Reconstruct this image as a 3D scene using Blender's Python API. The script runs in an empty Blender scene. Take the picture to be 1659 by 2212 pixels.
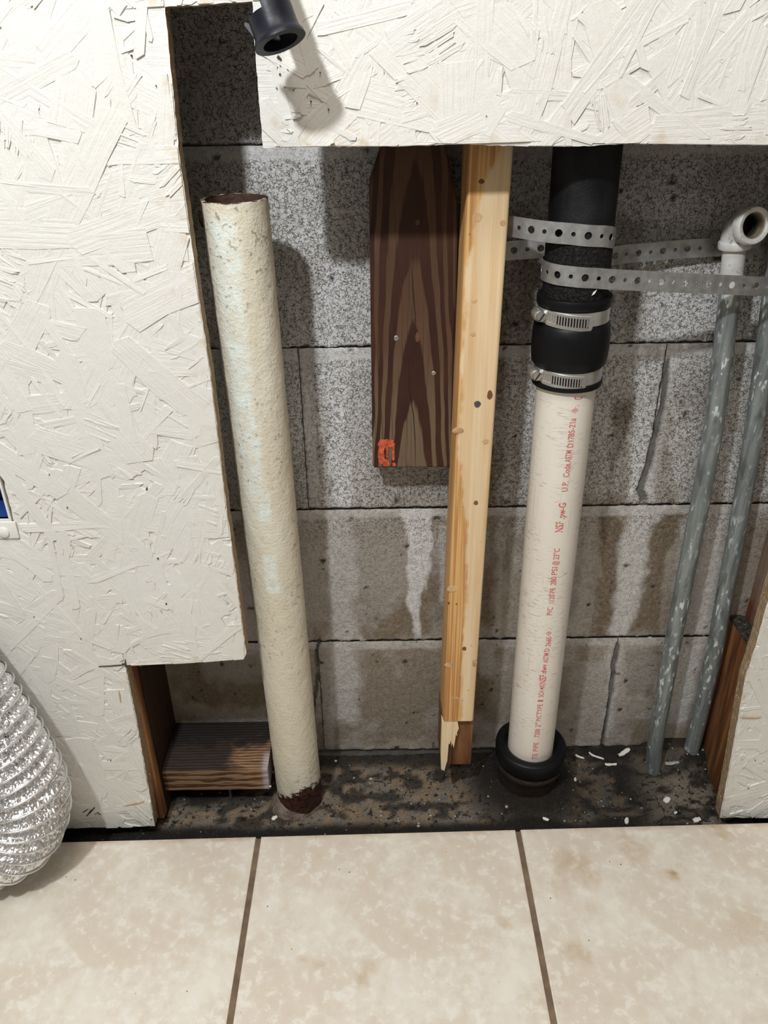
import bpy, bmesh, math, random
import numpy as np
from mathutils import Vector, Matrix

# ------------------------------------------------------------------ camera
SC = bpy.context.scene
COL = SC.collection
CAM = np.array([0.09023, -0.84845, 0.85334]); TH, PS, RO, FPX = 0.507076, 0.002118, -0.013019, 1709.17
_f = np.array([math.sin(PS)*math.cos(TH), math.cos(PS)*math.cos(TH), -math.sin(TH)])
_r = np.array([math.cos(PS), -math.sin(PS), 0.0]); _u = np.cross(_r, _f)
RR = math.cos(RO)*_r + math.sin(RO)*_u
UU = -math.sin(RO)*_r + math.cos(RO)*_u
cd = bpy.data.cameras.new('camera'); cam = bpy.data.objects.new('camera', cd); COL.objects.link(cam)
cd.sensor_fit = 'VERTICAL'; cd.sensor_height = 36.0; cd.sensor_width = 27.0; cd.lens = 36.0*FPX/2212.0
cd.clip_start = 0.01; cd.clip_end = 50
M = Matrix.Identity(4)
for i in range(3):
    M[i][0] = RR[i]; M[i][1] = UU[i]; M[i][2] = -_f[i]; M[i][3] = CAM[i]
cam.matrix_world = M
SC.camera = cam

# ------------------------------------------------------------------ light
w = bpy.data.worlds.new('world'); SC.world = w; w.use_nodes = True
w.node_tree.nodes['Background'].inputs[0].default_value = (0.8, 0.85, 1.0, 1)
w.node_tree.nodes['Background'].inputs[1].default_value = 0.03
def lamp(name, kind, loc, power, col, size, target=None, shape='DISK'):
    l = bpy.data.lights.new(name, kind); l.energy = power; l.color = col
    if kind == 'AREA': l.shape = shape; l.size = size
    else: l.shadow_soft_size = size
    o = bpy.data.objects.new(name, l); COL.objects.link(o); o.location = loc
    if target is not None:
        o.rotation_euler = (Vector(target)-Vector(loc)).to_track_quat('-Z', 'Y').to_euler()
    return o
lamp('work_light', 'POINT', (-0.232, -0.87, 1.445), 40.0, (0.95, 0.98, 1.0), 0.028)
lamp('overhead_fill', 'AREA', (0.15, -1.05, 2.36), 15.0, (1.0, 0.925, 0.83), 0.6, (0.15, -1.05, 0))  # added overhead fill for floor and lower panel; no fixture known there
SC.view_settings.view_transform = 'Standard'; SC.view_settings.look = 'None'
SC.view_settings.gamma = 1.0; SC.view_settings.use_curve_mapping = False
SC.view_settings.exposure = 0.12

# ------------------------------------------------------------------ helpers
rng = random.Random(7)
def W(px, py, Y):
    d = _f + (px-829.5)/FPX*RR + (1106-py)/FPX*UU
    t = (Y-CAM[1])/d[1]; P = CAM+t*d
    return (float(P[0]), Y, float(P[2]))
def Wz(px, py, Z):
    d = _f + (px-829.5)/FPX*RR + (1106-py)/FPX*UU
    t = (Z-CAM[2])/d[2]; P = CAM+t*d
    return (float(P[0]), float(P[1]), Z)

def _hash(ix, iy, seed):
    h = (ix.astype(np.int64)*374761393 + iy.astype(np.int64)*668265263 + seed*1442695041) & 0x7fffffff
    h = ((h ^ (h >> 13))*1274126177) & 0x7fffffff
    return ((h ^ (h >> 16)) & 0xffff)/65535.0
def vnoise(x, y, seed=0):
    ix = np.floor(x); iy = np.floor(y); fx = x-ix; fy = y-iy
    fx = fx*fx*(3-2*fx); fy = fy*fy*(3-2*fy)
    a = _hash(ix, iy, seed); b = _hash(ix+1, iy, seed); c = _hash(ix, iy+1, seed); d = _hash(ix+1, iy+1, seed)
    return (a*(1-fx)+b*fx)*(1-fy)+(c*(1-fx)+d*fx)*fy
def fbm(x, y, seed=0, octv=4):
    s = 0; a = 0.5; t = 0
    for k in range(octv):
        s = s+a*vnoise(x*2**k+17*k, y*2**k+9*k, seed+k); t += a; a *= 0.5
    return s/t
def sstep(a, b, x):
    t = np.clip((x-a)/(b-a), 0, 1); return t*t*(3-2*t)

class MB:
    def __init__(s): s.v = []; s.f = []; s.mi = []; s.at = {}
    def add(s, vs, fs, mi=0):
        b = len(s.v); s.v += [tuple(map(float, p)) for p in vs]
        for f in fs: s.f.append(tuple(i+b for i in f)); s.mi.append(mi)
        return b
    def grid(s, P, mi=0, closeu=False, closev=False, flip=False):   # P[i][j]
        n = len(P); m = len(P[0]); b = len(s.v)
        for row in P: s.v += [tuple(map(float, p)) for p in row]
        for i in range(n if closeu else n-1):
            for j in range(m if closev else m-1):
                a = b+i*m+j; c = b+i*m+(j+1) % m; d = b+((i+1) % n)*m+(j+1) % m; e = b+((i+1) % n)*m+j
                s.f.append((a, e, d, c) if flip else (a, c, d, e)); s.mi.append(mi)
        return b
    def fan(s, ring, mi=0, flip=False):
        b = len(s.v); s.v += [tuple(map(float, p)) for p in ring]; n = len(ring)
        f = tuple(range(b, b+n)); s.f.append(f[::-1] if flip else f); s.mi.append(mi)
    def box(s, lo, hi, bev=0.0, seg=2, mi=0, mat=None, jit=0.0):
        bm = bmesh.new(); bmesh.ops.create_cube(bm, size=1.0)
        for v in bm.verts:
            v.co = Vector([(lo[k]+hi[k])/2+v.co[k]*(hi[k]-lo[k]) for k in range(3)])
        if bev: bmesh.ops.bevel(bm, geom=list(bm.edges), offset=bev, segments=seg, profile=0.6, affect='EDGES')
        if mat is not None: bm.transform(mat)
        bm.verts.index_update()
        s.add([v.co for v in bm.verts], [[v.index for v in f.verts] for f in bm.faces], mi); bm.free()
    def tube(s, path, rad, seg=24, caps=True, mi=0, up=(0, 0, 1)):
        P = [np.array(p, float) for p in path]; n = len(P)
        if not hasattr(rad, '__len__'): rad = [rad]*n
        rows = []
        N = None
        for i in range(n):
            t = P[min(i+1, n-1)]-P[max(i-1, 0)]; t = t/np.linalg.norm(t)
            if N is None:
                a = np.array(up, float)
                if abs(a@t) > 0.9: a = np.array([1.0, 0, 0])
                N = a-(a@t)*t
            else: N = N-(N@t)*t
            N = N/np.linalg.norm(N); B = np.cross(t, N)
            rows.append([P[i]+rad[i]*(math.cos(2*math.pi*k/seg)*N+math.sin(2*math.pi*k/seg)*B) for k in range(seg)])
        s.grid(rows, mi, closev=True, flip=True)
        if caps:
            s.fan(rows[0], mi, flip=False); s.fan(rows[-1], mi, flip=True)
    def lathe(s, prof, o, ax, seg=48, mi=0, jit=None):   # prof (r,h) along axis; closed tube shell if the profile returns
        ax = np.array(ax, float); ax /= np.linalg.norm(ax); a = np.array([0.0, -1.0, 0.0])
        if abs(a@ax) > 0.9: a = np.array([0.0, 0, 1.0])
        N = a-(a@ax)*ax; N /= np.linalg.norm(N); B = np.cross(ax, N); o = np.array(o, float)
        rows = [[o+ax*h+r*(math.cos(2*math.pi*k/seg)*N+math.sin(2*math.pi*k/seg)*B) for k in range(seg)] for r, h in prof]
        s.grid(rows, mi, closev=True)

def fin(me, smooth, ang):
    if smooth:
        me.polygons.foreach_set('use_smooth', [True]*len(me.polygons))
        if ang: me.set_sharp_from_angle(angle=math.radians(ang))
    me.update()
def obj(name, mb, mats, parent=None, smooth=True, ang=35, base=None, fixn=False):
    me = bpy.data.meshes.new(name)
    off = np.array(base if base is not None else (parent['_o'] if parent is not None and '_o' in parent else (0, 0, 0)), float)
    vv = np.array(mb.v, float).reshape(-1, 3)-off
    me.from_pydata(vv.tolist(), [], mb.f)
    for m in (mats if isinstance(mats, (list, tuple)) else [mats]): me.materials.append(m)
    me.polygons.foreach_set('material_index', mb.mi)
    for k, (typ, arr) in mb.at.items():
        a = me.attributes.new(k, typ, 'POINT')
        a.data.foreach_set({'FLOAT': 'value', 'FLOAT_VECTOR': 'vector', 'FLOAT_COLOR': 'color'}[typ], np.asarray(arr, np.float32).ravel())
    if fixn:
        bm = bmesh.new(); bm.from_mesh(me); bmesh.ops.recalc_face_normals(bm, faces=bm.faces); bm.to_mesh(me); bm.free()
    fin(me, smooth, ang)
    o = bpy.data.objects.new(name, me); COL.objects.link(o)
    if parent is not None:
        o.parent = parent
        po = np.array(parent['_o']) if '_o' in parent else np.zeros(3)
        o.location = off-po
    else: o.location = off
    o['_o'] = [float(x) for x in off]
    return o
def tag(o, label, cat, group=None):
    o['label'] = label; o['category'] = cat
    if group: o['group'] = group
    return o
def thing(name, loc, label, cat, group=None):
    o = bpy.data.objects.new(name, None); o.empty_display_size = 0.02; COL.objects.link(o)
    o.location = loc; o['_o'] = [float(x) for x in loc]
    return tag(o, label, cat, group)
def stuff(o): o['kind'] = 'stuff'; return o
def struct(o): o['kind'] = 'structure'; return o

# ------------------------------------------------------------------ materials
class NT:
    def __init__(s, name):
        s.m = bpy.data.materials.new(name); s.m.use_nodes = True; s.t = s.m.node_tree
        s.b = s.t.nodes['Principled BSDF']; s._tc = None
    def n(s, typ, **kw):
        x = s.t.nodes.new(typ)
        for k, v in kw.items():
            if k == 'i':
                for kk, vv in v.items(): s.put(x.inputs[kk], vv)
            else: setattr(x, k, v)
        return x
    def put(s, sock, v):
        if isinstance(v, bpy.types.NodeSocket): s.t.links.new(v, sock)
        elif isinstance(v, bpy.types.Node): s.t.links.new(v.outputs[0], sock)
        else:
            if isinstance(v, (tuple, list)) and sock.type == 'RGBA' and len(v) == 3: v = (*v, 1)
            sock.default_value = v
    def co(s):
        if not s._tc: s._tc = s.n('ShaderNodeTexCoord')
        return s._tc.outputs['Object']
    def mapv(s, scale=(1, 1, 1), loc=(0, 0, 0), rot=(0, 0, 0), src=None):
        return s.n('ShaderNodeMapping', i={'Vector': src or s.co(), 'Scale': scale, 'Location': loc, 'Rotation': rot}).outputs[0]
    def noise(s, scale, vec=None, detail=3, rough=0.55, dist=0.0):
        return s.n('ShaderNodeTexNoise', i={'Vector': vec or s.co(), 'Scale': scale, 'Detail': detail, 'Roughness': rough, 'Distortion': dist}).outputs[0]
    def vor(s, scale, vec=None, feature='F1', out=0, rand=1.0):
        return s.n('ShaderNodeTexVoronoi', feature=feature, i={'Vector': vec or s.co(), 'Scale': scale, 'Randomness': rand}).outputs[out]
    def ramp(s, fac, stops, interp='LINEAR'):
        x = s.n('ShaderNodeValToRGB', i={'Fac': fac}); e = x.color_ramp; e.interpolation = interp
        while len(e.elements) < len(stops): e.elements.new(0.5)
        for el, (p, c) in zip(e.elements, stops):
            el.position = p; el.color = (c, c, c, 1) if not isinstance(c, tuple) else (*c, 1)
        return x.outputs[0]
    def mix(s, fac, a, b, mode='MIX'):
        x = s.n('ShaderNodeMix', data_type='RGBA', blend_type=mode)
        s.put(x.inputs[0], fac); s.put(x.inputs[6], a); s.put(x.inputs[7], b); return x.outputs[2]
    def math(s, op, a, b=0.0, c=None, clamp=False):
        x = s.n('ShaderNodeMath', operation=op, use_clamp=clamp); s.put(x.inputs[0], a); s.put(x.inputs[1], b)
        if c is not None: s.put(x.inputs[2], c)
        return x.outputs[0]
    def attr(s, name, out='Fac'):
        return s.n('ShaderNodeAttribute', attribute_name=name).outputs[out]
    def bump(s, h, strength=0.5, dist=0.001, nrm=None):
        x = s.n('ShaderNodeBump', i={'Height': h, 'Strength': strength, 'Distance': dist})
        if nrm: s.put(x.inputs['Normal'], nrm)
        return x.outputs[0]
    def out(s, base, rough=0.6, metal=0.0, nrm=None, spec=None):
        s.put(s.b.inputs['Base Color'], base); s.put(s.b.inputs['Roughness'], rough); s.put(s.b.inputs['Metallic'], metal)
        if nrm: s.put(s.b.inputs['Normal'], nrm)
        if spec is not None: s.put(s.b.inputs['Specular IOR Level'], spec)
        return s.m
def plain(name, col, rough=0.5, metal=0.0, bscale=None, bst=0.3, bd=0.0005, var=0.0):
    t = NT(name); c = col
    if var: c = t.mix(t.ramp(t.noise(60), [(0.3, 0.0), (0.7, 1.0)]), tuple(x*(1-var) for x in col), tuple(min(1, x*(1+var)) for x in col))
    nr = t.bump(t.noise(bscale, detail=4), bst, bd) if bscale else None
    return t.out(c, rough, metal, nr)

def m_osb_paint():
    t = NT('painted_osb'); g = t.attr('gr', 'Vector')
    gv = t.n('ShaderNodeMapping', i={'Vector': g, 'Scale': (16, 420, 1)}).outputs[0]
    h = t.noise(1.0, gv, 4, 0.6)
    h2 = t.noise(90, None, 3)
    h3 = t.noise(600, None, 2)
    hh = t.math('ADD', h, t.math('ADD', t.math('MULTIPLY', h2, 0.8), t.math('MULTIPLY', h3, 0.25)))
    c = t.mix(t.ramp(t.noise(5), [(0.35, 0.0), (0.7, 1.0)]), (0.715, 0.695, 0.645), (0.745, 0.73, 0.69))
    sp = t.ramp(t.vor(95), [(0.035, 1.0), (0.05, 0.0)])
    c = t.mix(t.math('MULTIPLY', sp, t.ramp(t.noise(9), [(0.56, 0.0), (0.62, 0.8)])), c, (0.10, 0.07, 0.05))
    e = t.attr('edge')
    c = t.mix(t.math('MULTIPLY', e, t.ramp(t.noise(70), [(0.5, 0.0), (0.75, 0.7)])), c, (0.55, 0.42, 0.25))
    return t.out(c, 0.42, 0, t.bump(hh, 0.7, 0.0010), 0.4)
def m_osb_raw():
    t = NT('raw_osb_edge')
    n = t.noise(1.0, t.mapv((60, 900, 60)), 5, 0.7)
    c = t.ramp(n, [(0.3, (0.10, 0.06, 0.03)), (0.5, (0.33, 0.225, 0.125)), (0.72, (0.60, 0.48, 0.33))])
    return t.out(c, 0.85, 0, t.bump(t.noise(500, None, 4), 0.8, 0.002))
def m_block():
    t = NT('concrete_block'); v = t.co()
    dv = t.n('ShaderNodeVectorMath', operation='ADD')
    nz = t.n('ShaderNodeTexNoise', i={'Vector': v, 'Scale': 220, 'Detail': 2})
    sc = t.n('ShaderNodeVectorMath', operation='SCALE'); t.put(sc.inputs[0], nz.outputs['Color']); sc.inputs['Scale'].default_value = 0.006
    t.put(dv.inputs[0], v); t.put(dv.inputs[1], sc.outputs[0])
    e = t.vor(330, dv.outputs[0], 'DISTANCE_TO_EDGE')
    gate = t.noise(210, None, 4, 0.65)
    crev = t.math('MULTIPLY', t.ramp(e, [(0.0, 1.0), (0.16, 0.0)]), t.ramp(gate, [(0.42, 0.0), (0.58, 1.0)]))
    sm = t.attr('smooth')                                    # 1 = fine trowelled skin
    crev = t.math('MULTIPLY', crev, t.math('SUBTRACT', 1.0, t.math('MULTIPLY', sm, 0.75)))
    fine = t.noise(900, None, 3)
    c = t.mix(t.ramp(t.noise(14, None, 4), [(0.35, 0.0), (0.65, 1.0)]), (0.52, 0.495, 0.465), (0.66, 0.635, 0.605))
    wn = t.ramp(t.noise(170, None, 3, 0.7), [(0.30, 0.6), (0.55, 1.0)])
    low = t.attr('low')
    c = t.mix(t.math('MULTIPLY', low, 0.9), c, (0.40, 0.345, 0.275))
    c = t.mix(t.math('MULTIPLY', t.attr('brown'), wn), c, (0.185, 0.138, 0.090))
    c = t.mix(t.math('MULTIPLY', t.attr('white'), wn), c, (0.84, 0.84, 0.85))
    c = t.mix(t.ramp(fine, [(0.30, 0.35), (0.56, 0.0)]), c, (0.12, 0.11, 0.10))
    c = t.mix(t.ramp(fine, [(0.62, 0.0), (0.80, 0.5)]), c, (0.62, 0.60, 0.58))
    c = t.mix(t.math('MULTIPLY', crev, 0.85), c, (0.035, 0.03, 0.027))
    c = t.mix(t.attr('dark'), c, (0.03, 0.026, 0.022))
    h = t.math('SUBTRACT', t.math('ADD', t.math('MULTIPLY', gate, 0.6), t.math('MULTIPLY', fine, 0.5)), crev)
    return t.out(c, 0.92, 0, t.bump(h, 0.75, 0.0022), 0.2)
def m_mortar(): return plain('mortar', (0.13, 0.12, 0.11), 0.95, 0, 300, 0.6, 0.002, 0.3)
def m_slab():
    t = NT('dirty_slab'); c = t.attr('sc', 'Color')
    n = t.noise(420, None, 4, 0.65)
    c = t.mix(t.ramp(n, [(0.34, 0.8), (0.46, 0.0)]), c, (0.012, 0.010, 0.009))
    c = t.mix(t.ramp(t.noise(135, None, 4, 0.6), [(0.37, 0.9), (0.44, 0.0)]), c, (0.012, 0.010, 0.009))
    c = t.mix(t.ramp(t.noise(700, None, 2), [(0.66, 0.0), (0.75, 0.5)]), c, (0.42, 0.38, 0.33))
    return t.out(c, 0.8, 0, t.bump(t.noise(350, None, 5, 0.65), 0.9, 0.004), 0.3)
def m_tile():
    t = NT('glazed_tile'); v = t.mapv((1, 1, 1))
    a = t.noise(11, v, 3, 0.5); b = t.noise(62, v, 6, 0.66, 0.3); d = t.noise(150, v, 3, 0.6)
    s = t.math('ADD', t.math('MULTIPLY', a, 0.55), t.math('MULTIPLY', b, 0.45))
    c = t.ramp(s, [(0.36, (0.62, 0.54, 0.445)), (0.47, (0.66, 0.59, 0.50)), (0.53, (0.70, 0.645, 0.56)), (0.62, (0.74, 0.70, 0.625))])
    fl = t.math('MULTIPLY', t.ramp(b, [(0.55, 0.0), (0.575, 1.0)]), t.ramp(d, [(0.42, 0.0), (0.5, 0.65)]))
    c = t.mix(fl, c, (0.77, 0.73, 0.66))
    c = t.mix(t.math('MULTIPLY', t.attr('stain'), t.ramp(t.noise(60), [(0.3, 0.3), (0.65, 1.0)])), c, (0.40, 0.25, 0.10))
    sp = t.math('MULTIPLY', t.ramp(t.vor(70), [(0.05, 1.0), (0.065, 0.0)]), t.ramp(t.noise(23), [(0.57, 0.0), (0.6, 1.0)]))
    c = t.mix(sp, c, (0.06, 0.05, 0.04))
    return t.out(c, 0.33, 0, t.bump(t.noise(120, None, 4), 0.10, 0.001), 0.45)
def m_grout(): return plain('grout', (0.17, 0.115, 0.075), 0.9, 0, 500, 0.5, 0.001, 0.3)
def m_pipe_paint():
    t = NT('painted_steel_pipe'); v = t.co()
    bl = t.noise(300, None, 4, 0.62)
    c = t.mix(t.ramp(t.noise(22, t.mapv((1, 1, 0.35)), 3), [(0.40, 0.0), (0.66, 1.0)]), (0.66, 0.60, 0.47), (0.72, 0.675, 0.56))
    c = t.mix(t.math('MULTIPLY', t.attr('pale'), t.ramp(t.noise(80, None, 3), [(0.36, 0.3), (0.6, 1.0)])), c, (0.74, 0.80, 0.76))
    dk = t.math('MULTIPLY', t.ramp(t.noise(150, None, 4, 0.7), [(0.585, 0.0), (0.64, 1.0)]), t.ramp(t.noise(16, t.mapv((1, 1, 0.4)), 2), [(0.42, 0.05), (0.60, 0.75)]))
    c = t.mix(dk, c, (0.20, 0.17, 0.12))
    rn = t.ramp(t.noise(130, None, 4, 0.7), [(0.38, 0.0), (0.52, 1.0)])
    ru = t.attr('rust')
    rr = t.ramp(t.math('ADD', t.math('MULTIPLY', ru, 1.5), t.math('SUBTRACT', t.noise(130, None, 4, 0.7), 0.85)), [(0.25, 0.0), (0.38, 1.0)])
    c = t.mix(rr, c, t.ramp(t.noise(200, None, 3), [(0.4, (0.018, 0.008, 0.006)), (0.6, (0.075, 0.026, 0.015))]))
    return t.out(c, 0.55, 0, t.bump(bl, 0.75, 0.0014), 0.35)
def m_pvc():
    t = NT('white_pvc')
    c = t.mix(t.ramp(t.noise(18, t.mapv((1, 1, .3)), 4), [(0.4, 0.0), (0.7, 1.0)]), (0.79, 0.735, 0.66), (0.73, 0.665, 0.575))
    sc = t.ramp(t.noise(1.0, t.mapv((90, 90, 900), rot=(0, 0.06, 0)), 3, 0.6), [(0.585, 0.0), (0.64, 0.7)])
    sc = t.math('MULTIPLY', sc, t.ramp(t.noise(22), [(0.42, 0.0), (0.56, 1.0)]))
    c = t.mix(sc, c, (0.22, 0.17, 0.12))
    ln = t.math('MULTIPLY', t.ramp(t.noise(1.0, t.mapv((500, 500, 3)), 2), [(0.62, 0.0), (0.68, 0.4)]), t.ramp(t.noise(12), [(0.45, 0.0), (0.6, 1.0)]))
    c = t.mix(ln, c, (0.35, 0.25, 0.17))
    return t.out(c, 0.33, 0, None, 0.45)
def m_ink():
    t = NT('red_ink'); c = t.mix(t.ramp(t.noise(900), [(0.38, 0.0), (0.6, 1.0)]), (0.62, 0.24, 0.20), (0.66, 0.045, 0.05)); return t.out(c, 0.5)
def m_wood(name, dark, mid, light, ring=0.0, fine=1.0, knots=True, rough=0.7):
    t = NT(name)
    g = t.noise(1.0, t.mapv((120*fine, 120*fine, 4)), 4, 0.6, 0.4)
    g2 = t.noise(1.0, t.mapv((420*fine, 420*fine, 7)), 3, 0.6)
    c = t.ramp(t.math('ADD', t.math('MULTIPLY', g, 0.7), t.math('MULTIPLY', g2, 0.3)), [(0.34, dark), (0.5, mid), (0.64, light)])
    if knots:
        k = t.vor(1.0, t.mapv((30, 30, 11)))
        c = t.mix(t.ramp(k, [(0.05, 0.85), (0.12, 0.0)]), c, tuple(x*0.45 for x in dark))
    return t, c, g2
def m_stud():
    t, c, g2 = m_wood('pine_stud', (0.64, 0.43, 0.225), (0.72, 0.535, 0.325), (0.77, 0.605, 0.40), 0, 0.8, False)
    hw = t.attr('heart')
    st = t.ramp(t.noise(1.0, t.mapv((380, 380, 5)), 3), [(0.42, (0.44, 0.20, 0.06)), (0.58, (0.70, 0.41, 0.15))])
    c = t.mix(hw, c, st)
    c = t.mix(t.attr('knot'), c, (0.16, 0.075, 0.03))
    c = t.mix(t.math('MULTIPLY', t.ramp(t.vor(60), [(0.05, 1.0), (0.075, 0.0)]), 0.6), c, (0.20, 0.10, 0.05))
    return t.out(c, 0.6, 0, t.bump(g2, 0.25, 0.0006), 0.3)
def m_rot():
    t, c, g2 = m_wood('rotten_wood', (0.02, 0.009, 0.004), (0.15, 0.06, 0.02), (0.32, 0.15, 0.05), 0, 0.5, False)
    return t.out(c, 0.8, 0, t.bump(g2, 0.8, 0.002))
def m_splinter():
    t, c, g2 = m_wood('fresh_splintered_pine', (0.66, 0.46, 0.24), (0.78, 0.60, 0.37), (0.84, 0.70, 0.48), 0, 1.2, False)
    return t.out(c, 0.65, 0, t.bump(g2, 0.5, 0.001))
def m_board():
    # flat-sawn treated board: nested arches of growth rings standing over the centre line
    t = NT('dark_treated_board'); sep = t.n('ShaderNodeSeparateXYZ', i={'Vector': t.co()})
    x = sep.outputs[0]; z = sep.outputs[2]
    wob = t.noise(1.0, t.mapv((26, 10, 5)), 3, 0.5)
    dx = t.math('ADD', x, t.math('MULTIPLY', t.math('SUBTRACT', wob, 0.5), 0.022))
    par = t.math('ADD', t.math('MULTIPLY', t.math('MULTIPLY', dx, dx), 245.0), z)
    par = t.math('ADD', par, t.math('MULTIPLY', t.math('SUBTRACT', t.noise(1.0, t.mapv((60, 10, 9)), 3), 0.5), 0.05))
    sn = t.math('SINE', t.math('MULTIPLY', par, 40.0))
    g = t.noise(1.0, t.mapv((500, 100, 12)), 3, 0.6)
    sn = t.math('ADD', sn, t.math('MULTIPLY', t.math('SUBTRACT', g, 0.5), 0.7))
    k = t.ramp(t.math('MULTIPLY_ADD', sn, 0.5, 0.5), [(0.50, 0.0), (0.66, 1.0)])
    c = t.mix(k, (0.034, 0.0105, 0.0065), (0.105, 0.056, 0.032))
    lo = t.ramp(t.noise(1.0, t.mapv((14, 10, 10)), 3), [(0.40, 0.0), (0.66, 0.55)])
    c = t.mix(lo, c, (0.075, 0.031, 0.016))
    gre = t.math('MULTIPLY', t.ramp(z, [(0.05, 1.0), (0.14, 0.0)]), 0.5)       # greyed lower end of the board
    c = t.mix(t.math('MULTIPLY', gre, k), c, (0.19, 0.15, 0.095))
    c = t.mix(t.math('MULTIPLY', t.ramp(g, [(0.33, 0.55), (0.45, 0.0)]), 0.8), c, (0.02, 0.008, 0.004))
    return t.out(c, 0.62, 0, t.bump(g, 0.35, 0.0008), 0.3)
def m_orange():
    t = NT('orange_marking_paint'); c = t.mix(t.ramp(t.noise(190, None, 3), [(0.4, 0.0), (0.6, 1.0)]), (0.34, 0.055, 0.02), (0.66, 0.12, 0.045)); return t.out(c, 0.6)
def m_oldwood():
    t, c, g2 = m_wood('stained_framing', (0.05, 0.018, 0.007), (0.19, 0.075, 0.028), (0.36, 0.17, 0.065), 0, 0.55, False)
    c = t.mix(t.ramp(t.noise(16, t.mapv((1, 1, .4)), 3), [(0.5, 0.0), (0.68, 0.8)]), c, (0.045, 0.016, 0.008))
    return t.out(c, 0.7, 0, t.bump(g2, 0.4, 0.001), 0.25)
def m_darkstud():
    t, c, g2 = m_wood('dark_stud', (0.012, 0.005, 0.003), (0.034, 0.015, 0.008), (0.055, 0.026, 0.013), 0, 0.5, False)
    return t.out(c, 0.7, 0, t.bump(g2, 0.4, 0.001), 0.25)
def m_paleframing():
    t, c, g2 = m_wood('grey_framing', (0.16, 0.10, 0.07), (0.29, 0.205, 0.15), (0.36, 0.27, 0.21), 0, 0.45, False)
    sep = t.n('ShaderNodeSeparateXYZ', i={'Vector': t.co()})
    rd = t.ramp(t.math('ADD', sep.outputs[2], t.math('MULTIPLY', t.math('SUBTRACT', t.noise(40), 0.5), 0.06)), [(0.27, 1.0), (0.31, 0.0)])
    c = t.mix(t.math('MULTIPLY', rd, t.ramp(t.noise(1, t.mapv((60, 60, 8))), [(0.35, 0.5), (0.6, 1.0)])), c, (0.19, 0.065, 0.03))
    return t.out(c, 0.75, 0, t.bump(g2, 0.4, 0.001), 0.2)
def m_plate():
    t = NT('sill_plate_wood'); 
    g = t.n('ShaderNodeTexWave', wave_type='BANDS', bands_direction='Y', i={'Vector': t.mapv((0.15, 1, 1)), 'Scale': 62.0, 'Distortion': 4.0, 'Detail': 3.0, 'Detail Scale': 5.0}).outputs[1]
    g3 = t.n('ShaderNodeTexWave', wave_type='BANDS', bands_direction='Z', i={'Vector': t.mapv((0.15, 1, 1)), 'Scale': 30.0, 'Distortion': 4.5, 'Detail': 2.0, 'Detail Scale': 6.0}).outputs[1]
    nz = t.n('ShaderNodeSeparateXYZ', i={'Vector': t.n('ShaderNodeNewGeometry').outputs['Normal']}).outputs[2]
    gg = t.mix(t.ramp(nz, [(0.4, 0.0), (0.7, 1.0)]), g3, g)
    c = t.ramp(gg, [(0.05, (0.085, 0.036, 0.016)), (0.30, (0.215, 0.115, 0.055)), (0.9, (0.32, 0.20, 0.115))])
    c = t.mix(t.attr('soot'), c, (0.022, 0.016, 0.014))
    c = t.mix(t.math('MULTIPLY', t.attr('pale_end'), 0.8), c, (0.45, 0.42, 0.42))
    return t.out(c, 0.7, 0, t.bump(gg, 0.4, 0.002), 0.3)
def m_endgrain():
    t = NT('charred_end_grain'); c = t.ramp(t.noise(260, None, 4, 0.7), [(0.4, (0.012, 0.010, 0.009)), (0.6, (0.07, 0.06, 0.045)), (0.72, (0.25, 0.22, 0.16))]); return t.out(c, 0.9, 0, t.bump(t.noise(400), 1.0, 0.003))
def m_abs():
    t = NT('black_cast_pipe')
    c = t.mix(t.ramp(t.noise(40, t.mapv((1, 1, .5)), 4), [(0.4, 0.0), (0.7, 1.0)]), (0.005, 0.005, 0.0065), (0.018, 0.017, 0.018))
    return t.out(c, 0.5, 0, t.bump(t.noise(500, None, 4), 0.5, 0.0012), 0.4)
def m_rough_iron():
    t = NT('rough_black_iron')
    c = t.mix(t.ramp(t.noise(420, None, 3), [(0.45, 0.0), (0.7, 1.0)]), (0.004, 0.004, 0.0045), (0.03, 0.027, 0.025))
    return t.out(c, 0.7, 0, t.bump(t.noise(520, None, 4), 1.0, 0.0025), 0.3)
def m_rubber(): return plain('black_rubber', (0.0045, 0.0045, 0.0055), 0.45, 0, 500, 0.12, 0.0003, 0.2)
def m_galv():
    t = NT('galvanized_pipe')
    c = t.mix(t.ramp(t.noise(1, t.mapv((220, 220, 18)), 4), [(0.35, 0.0), (0.65, 1.0)]), (0.17, 0.195, 0.195), (0.31, 0.335, 0.33))
    dab = t.math('MULTIPLY', t.ramp(t.noise(150, t.mapv((1.3, 1.3, .45)), 3), [(0.58, 0.0), (0.63, 1.0)]), t.ramp(t.noise(26), [(0.40, 0.0), (0.55, 1.0)]))
    c = t.mix(dab, c, (0.60, 0.63, 0.62))
    gr = t.ramp(t.noise(60, t.mapv((1, 1, .4)), 4), [(0.56, 0.0), (0.70, 0.7)])
    c = t.mix(gr, c, (0.09, 0.095, 0.09))
    return t.out(c, 0.48, t.math('SUBTRACT', 0.35, t.math('MULTIPLY', dab, 0.35)), t.bump(t.noise(260, t.mapv((1, 1, .2)), 4), 0.35, 0.001))
def m_strap():
    t = NT('galvanized_strap'); c = t.mix(t.ramp(t.noise(120, None, 4), [(0.35, 0.0), (0.65, 1.0)]), (0.36, 0.36, 0.36), (0.52, 0.52, 0.51))
    return t.out(c, 0.42, 0.75, t.bump(t.noise(300), 0.15, 0.0005))
def m_steel():
    t = NT('stainless_band'); c = t.mix(t.ramp(t.noise(1, t.mapv((40, 40, 900)), 2), [(0.3, 0.0), (0.7, 1.0)]), (0.70, 0.69, 0.67), (0.82, 0.81, 0.78))
    return t.out(c, 0.33, 0.9)
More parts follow.
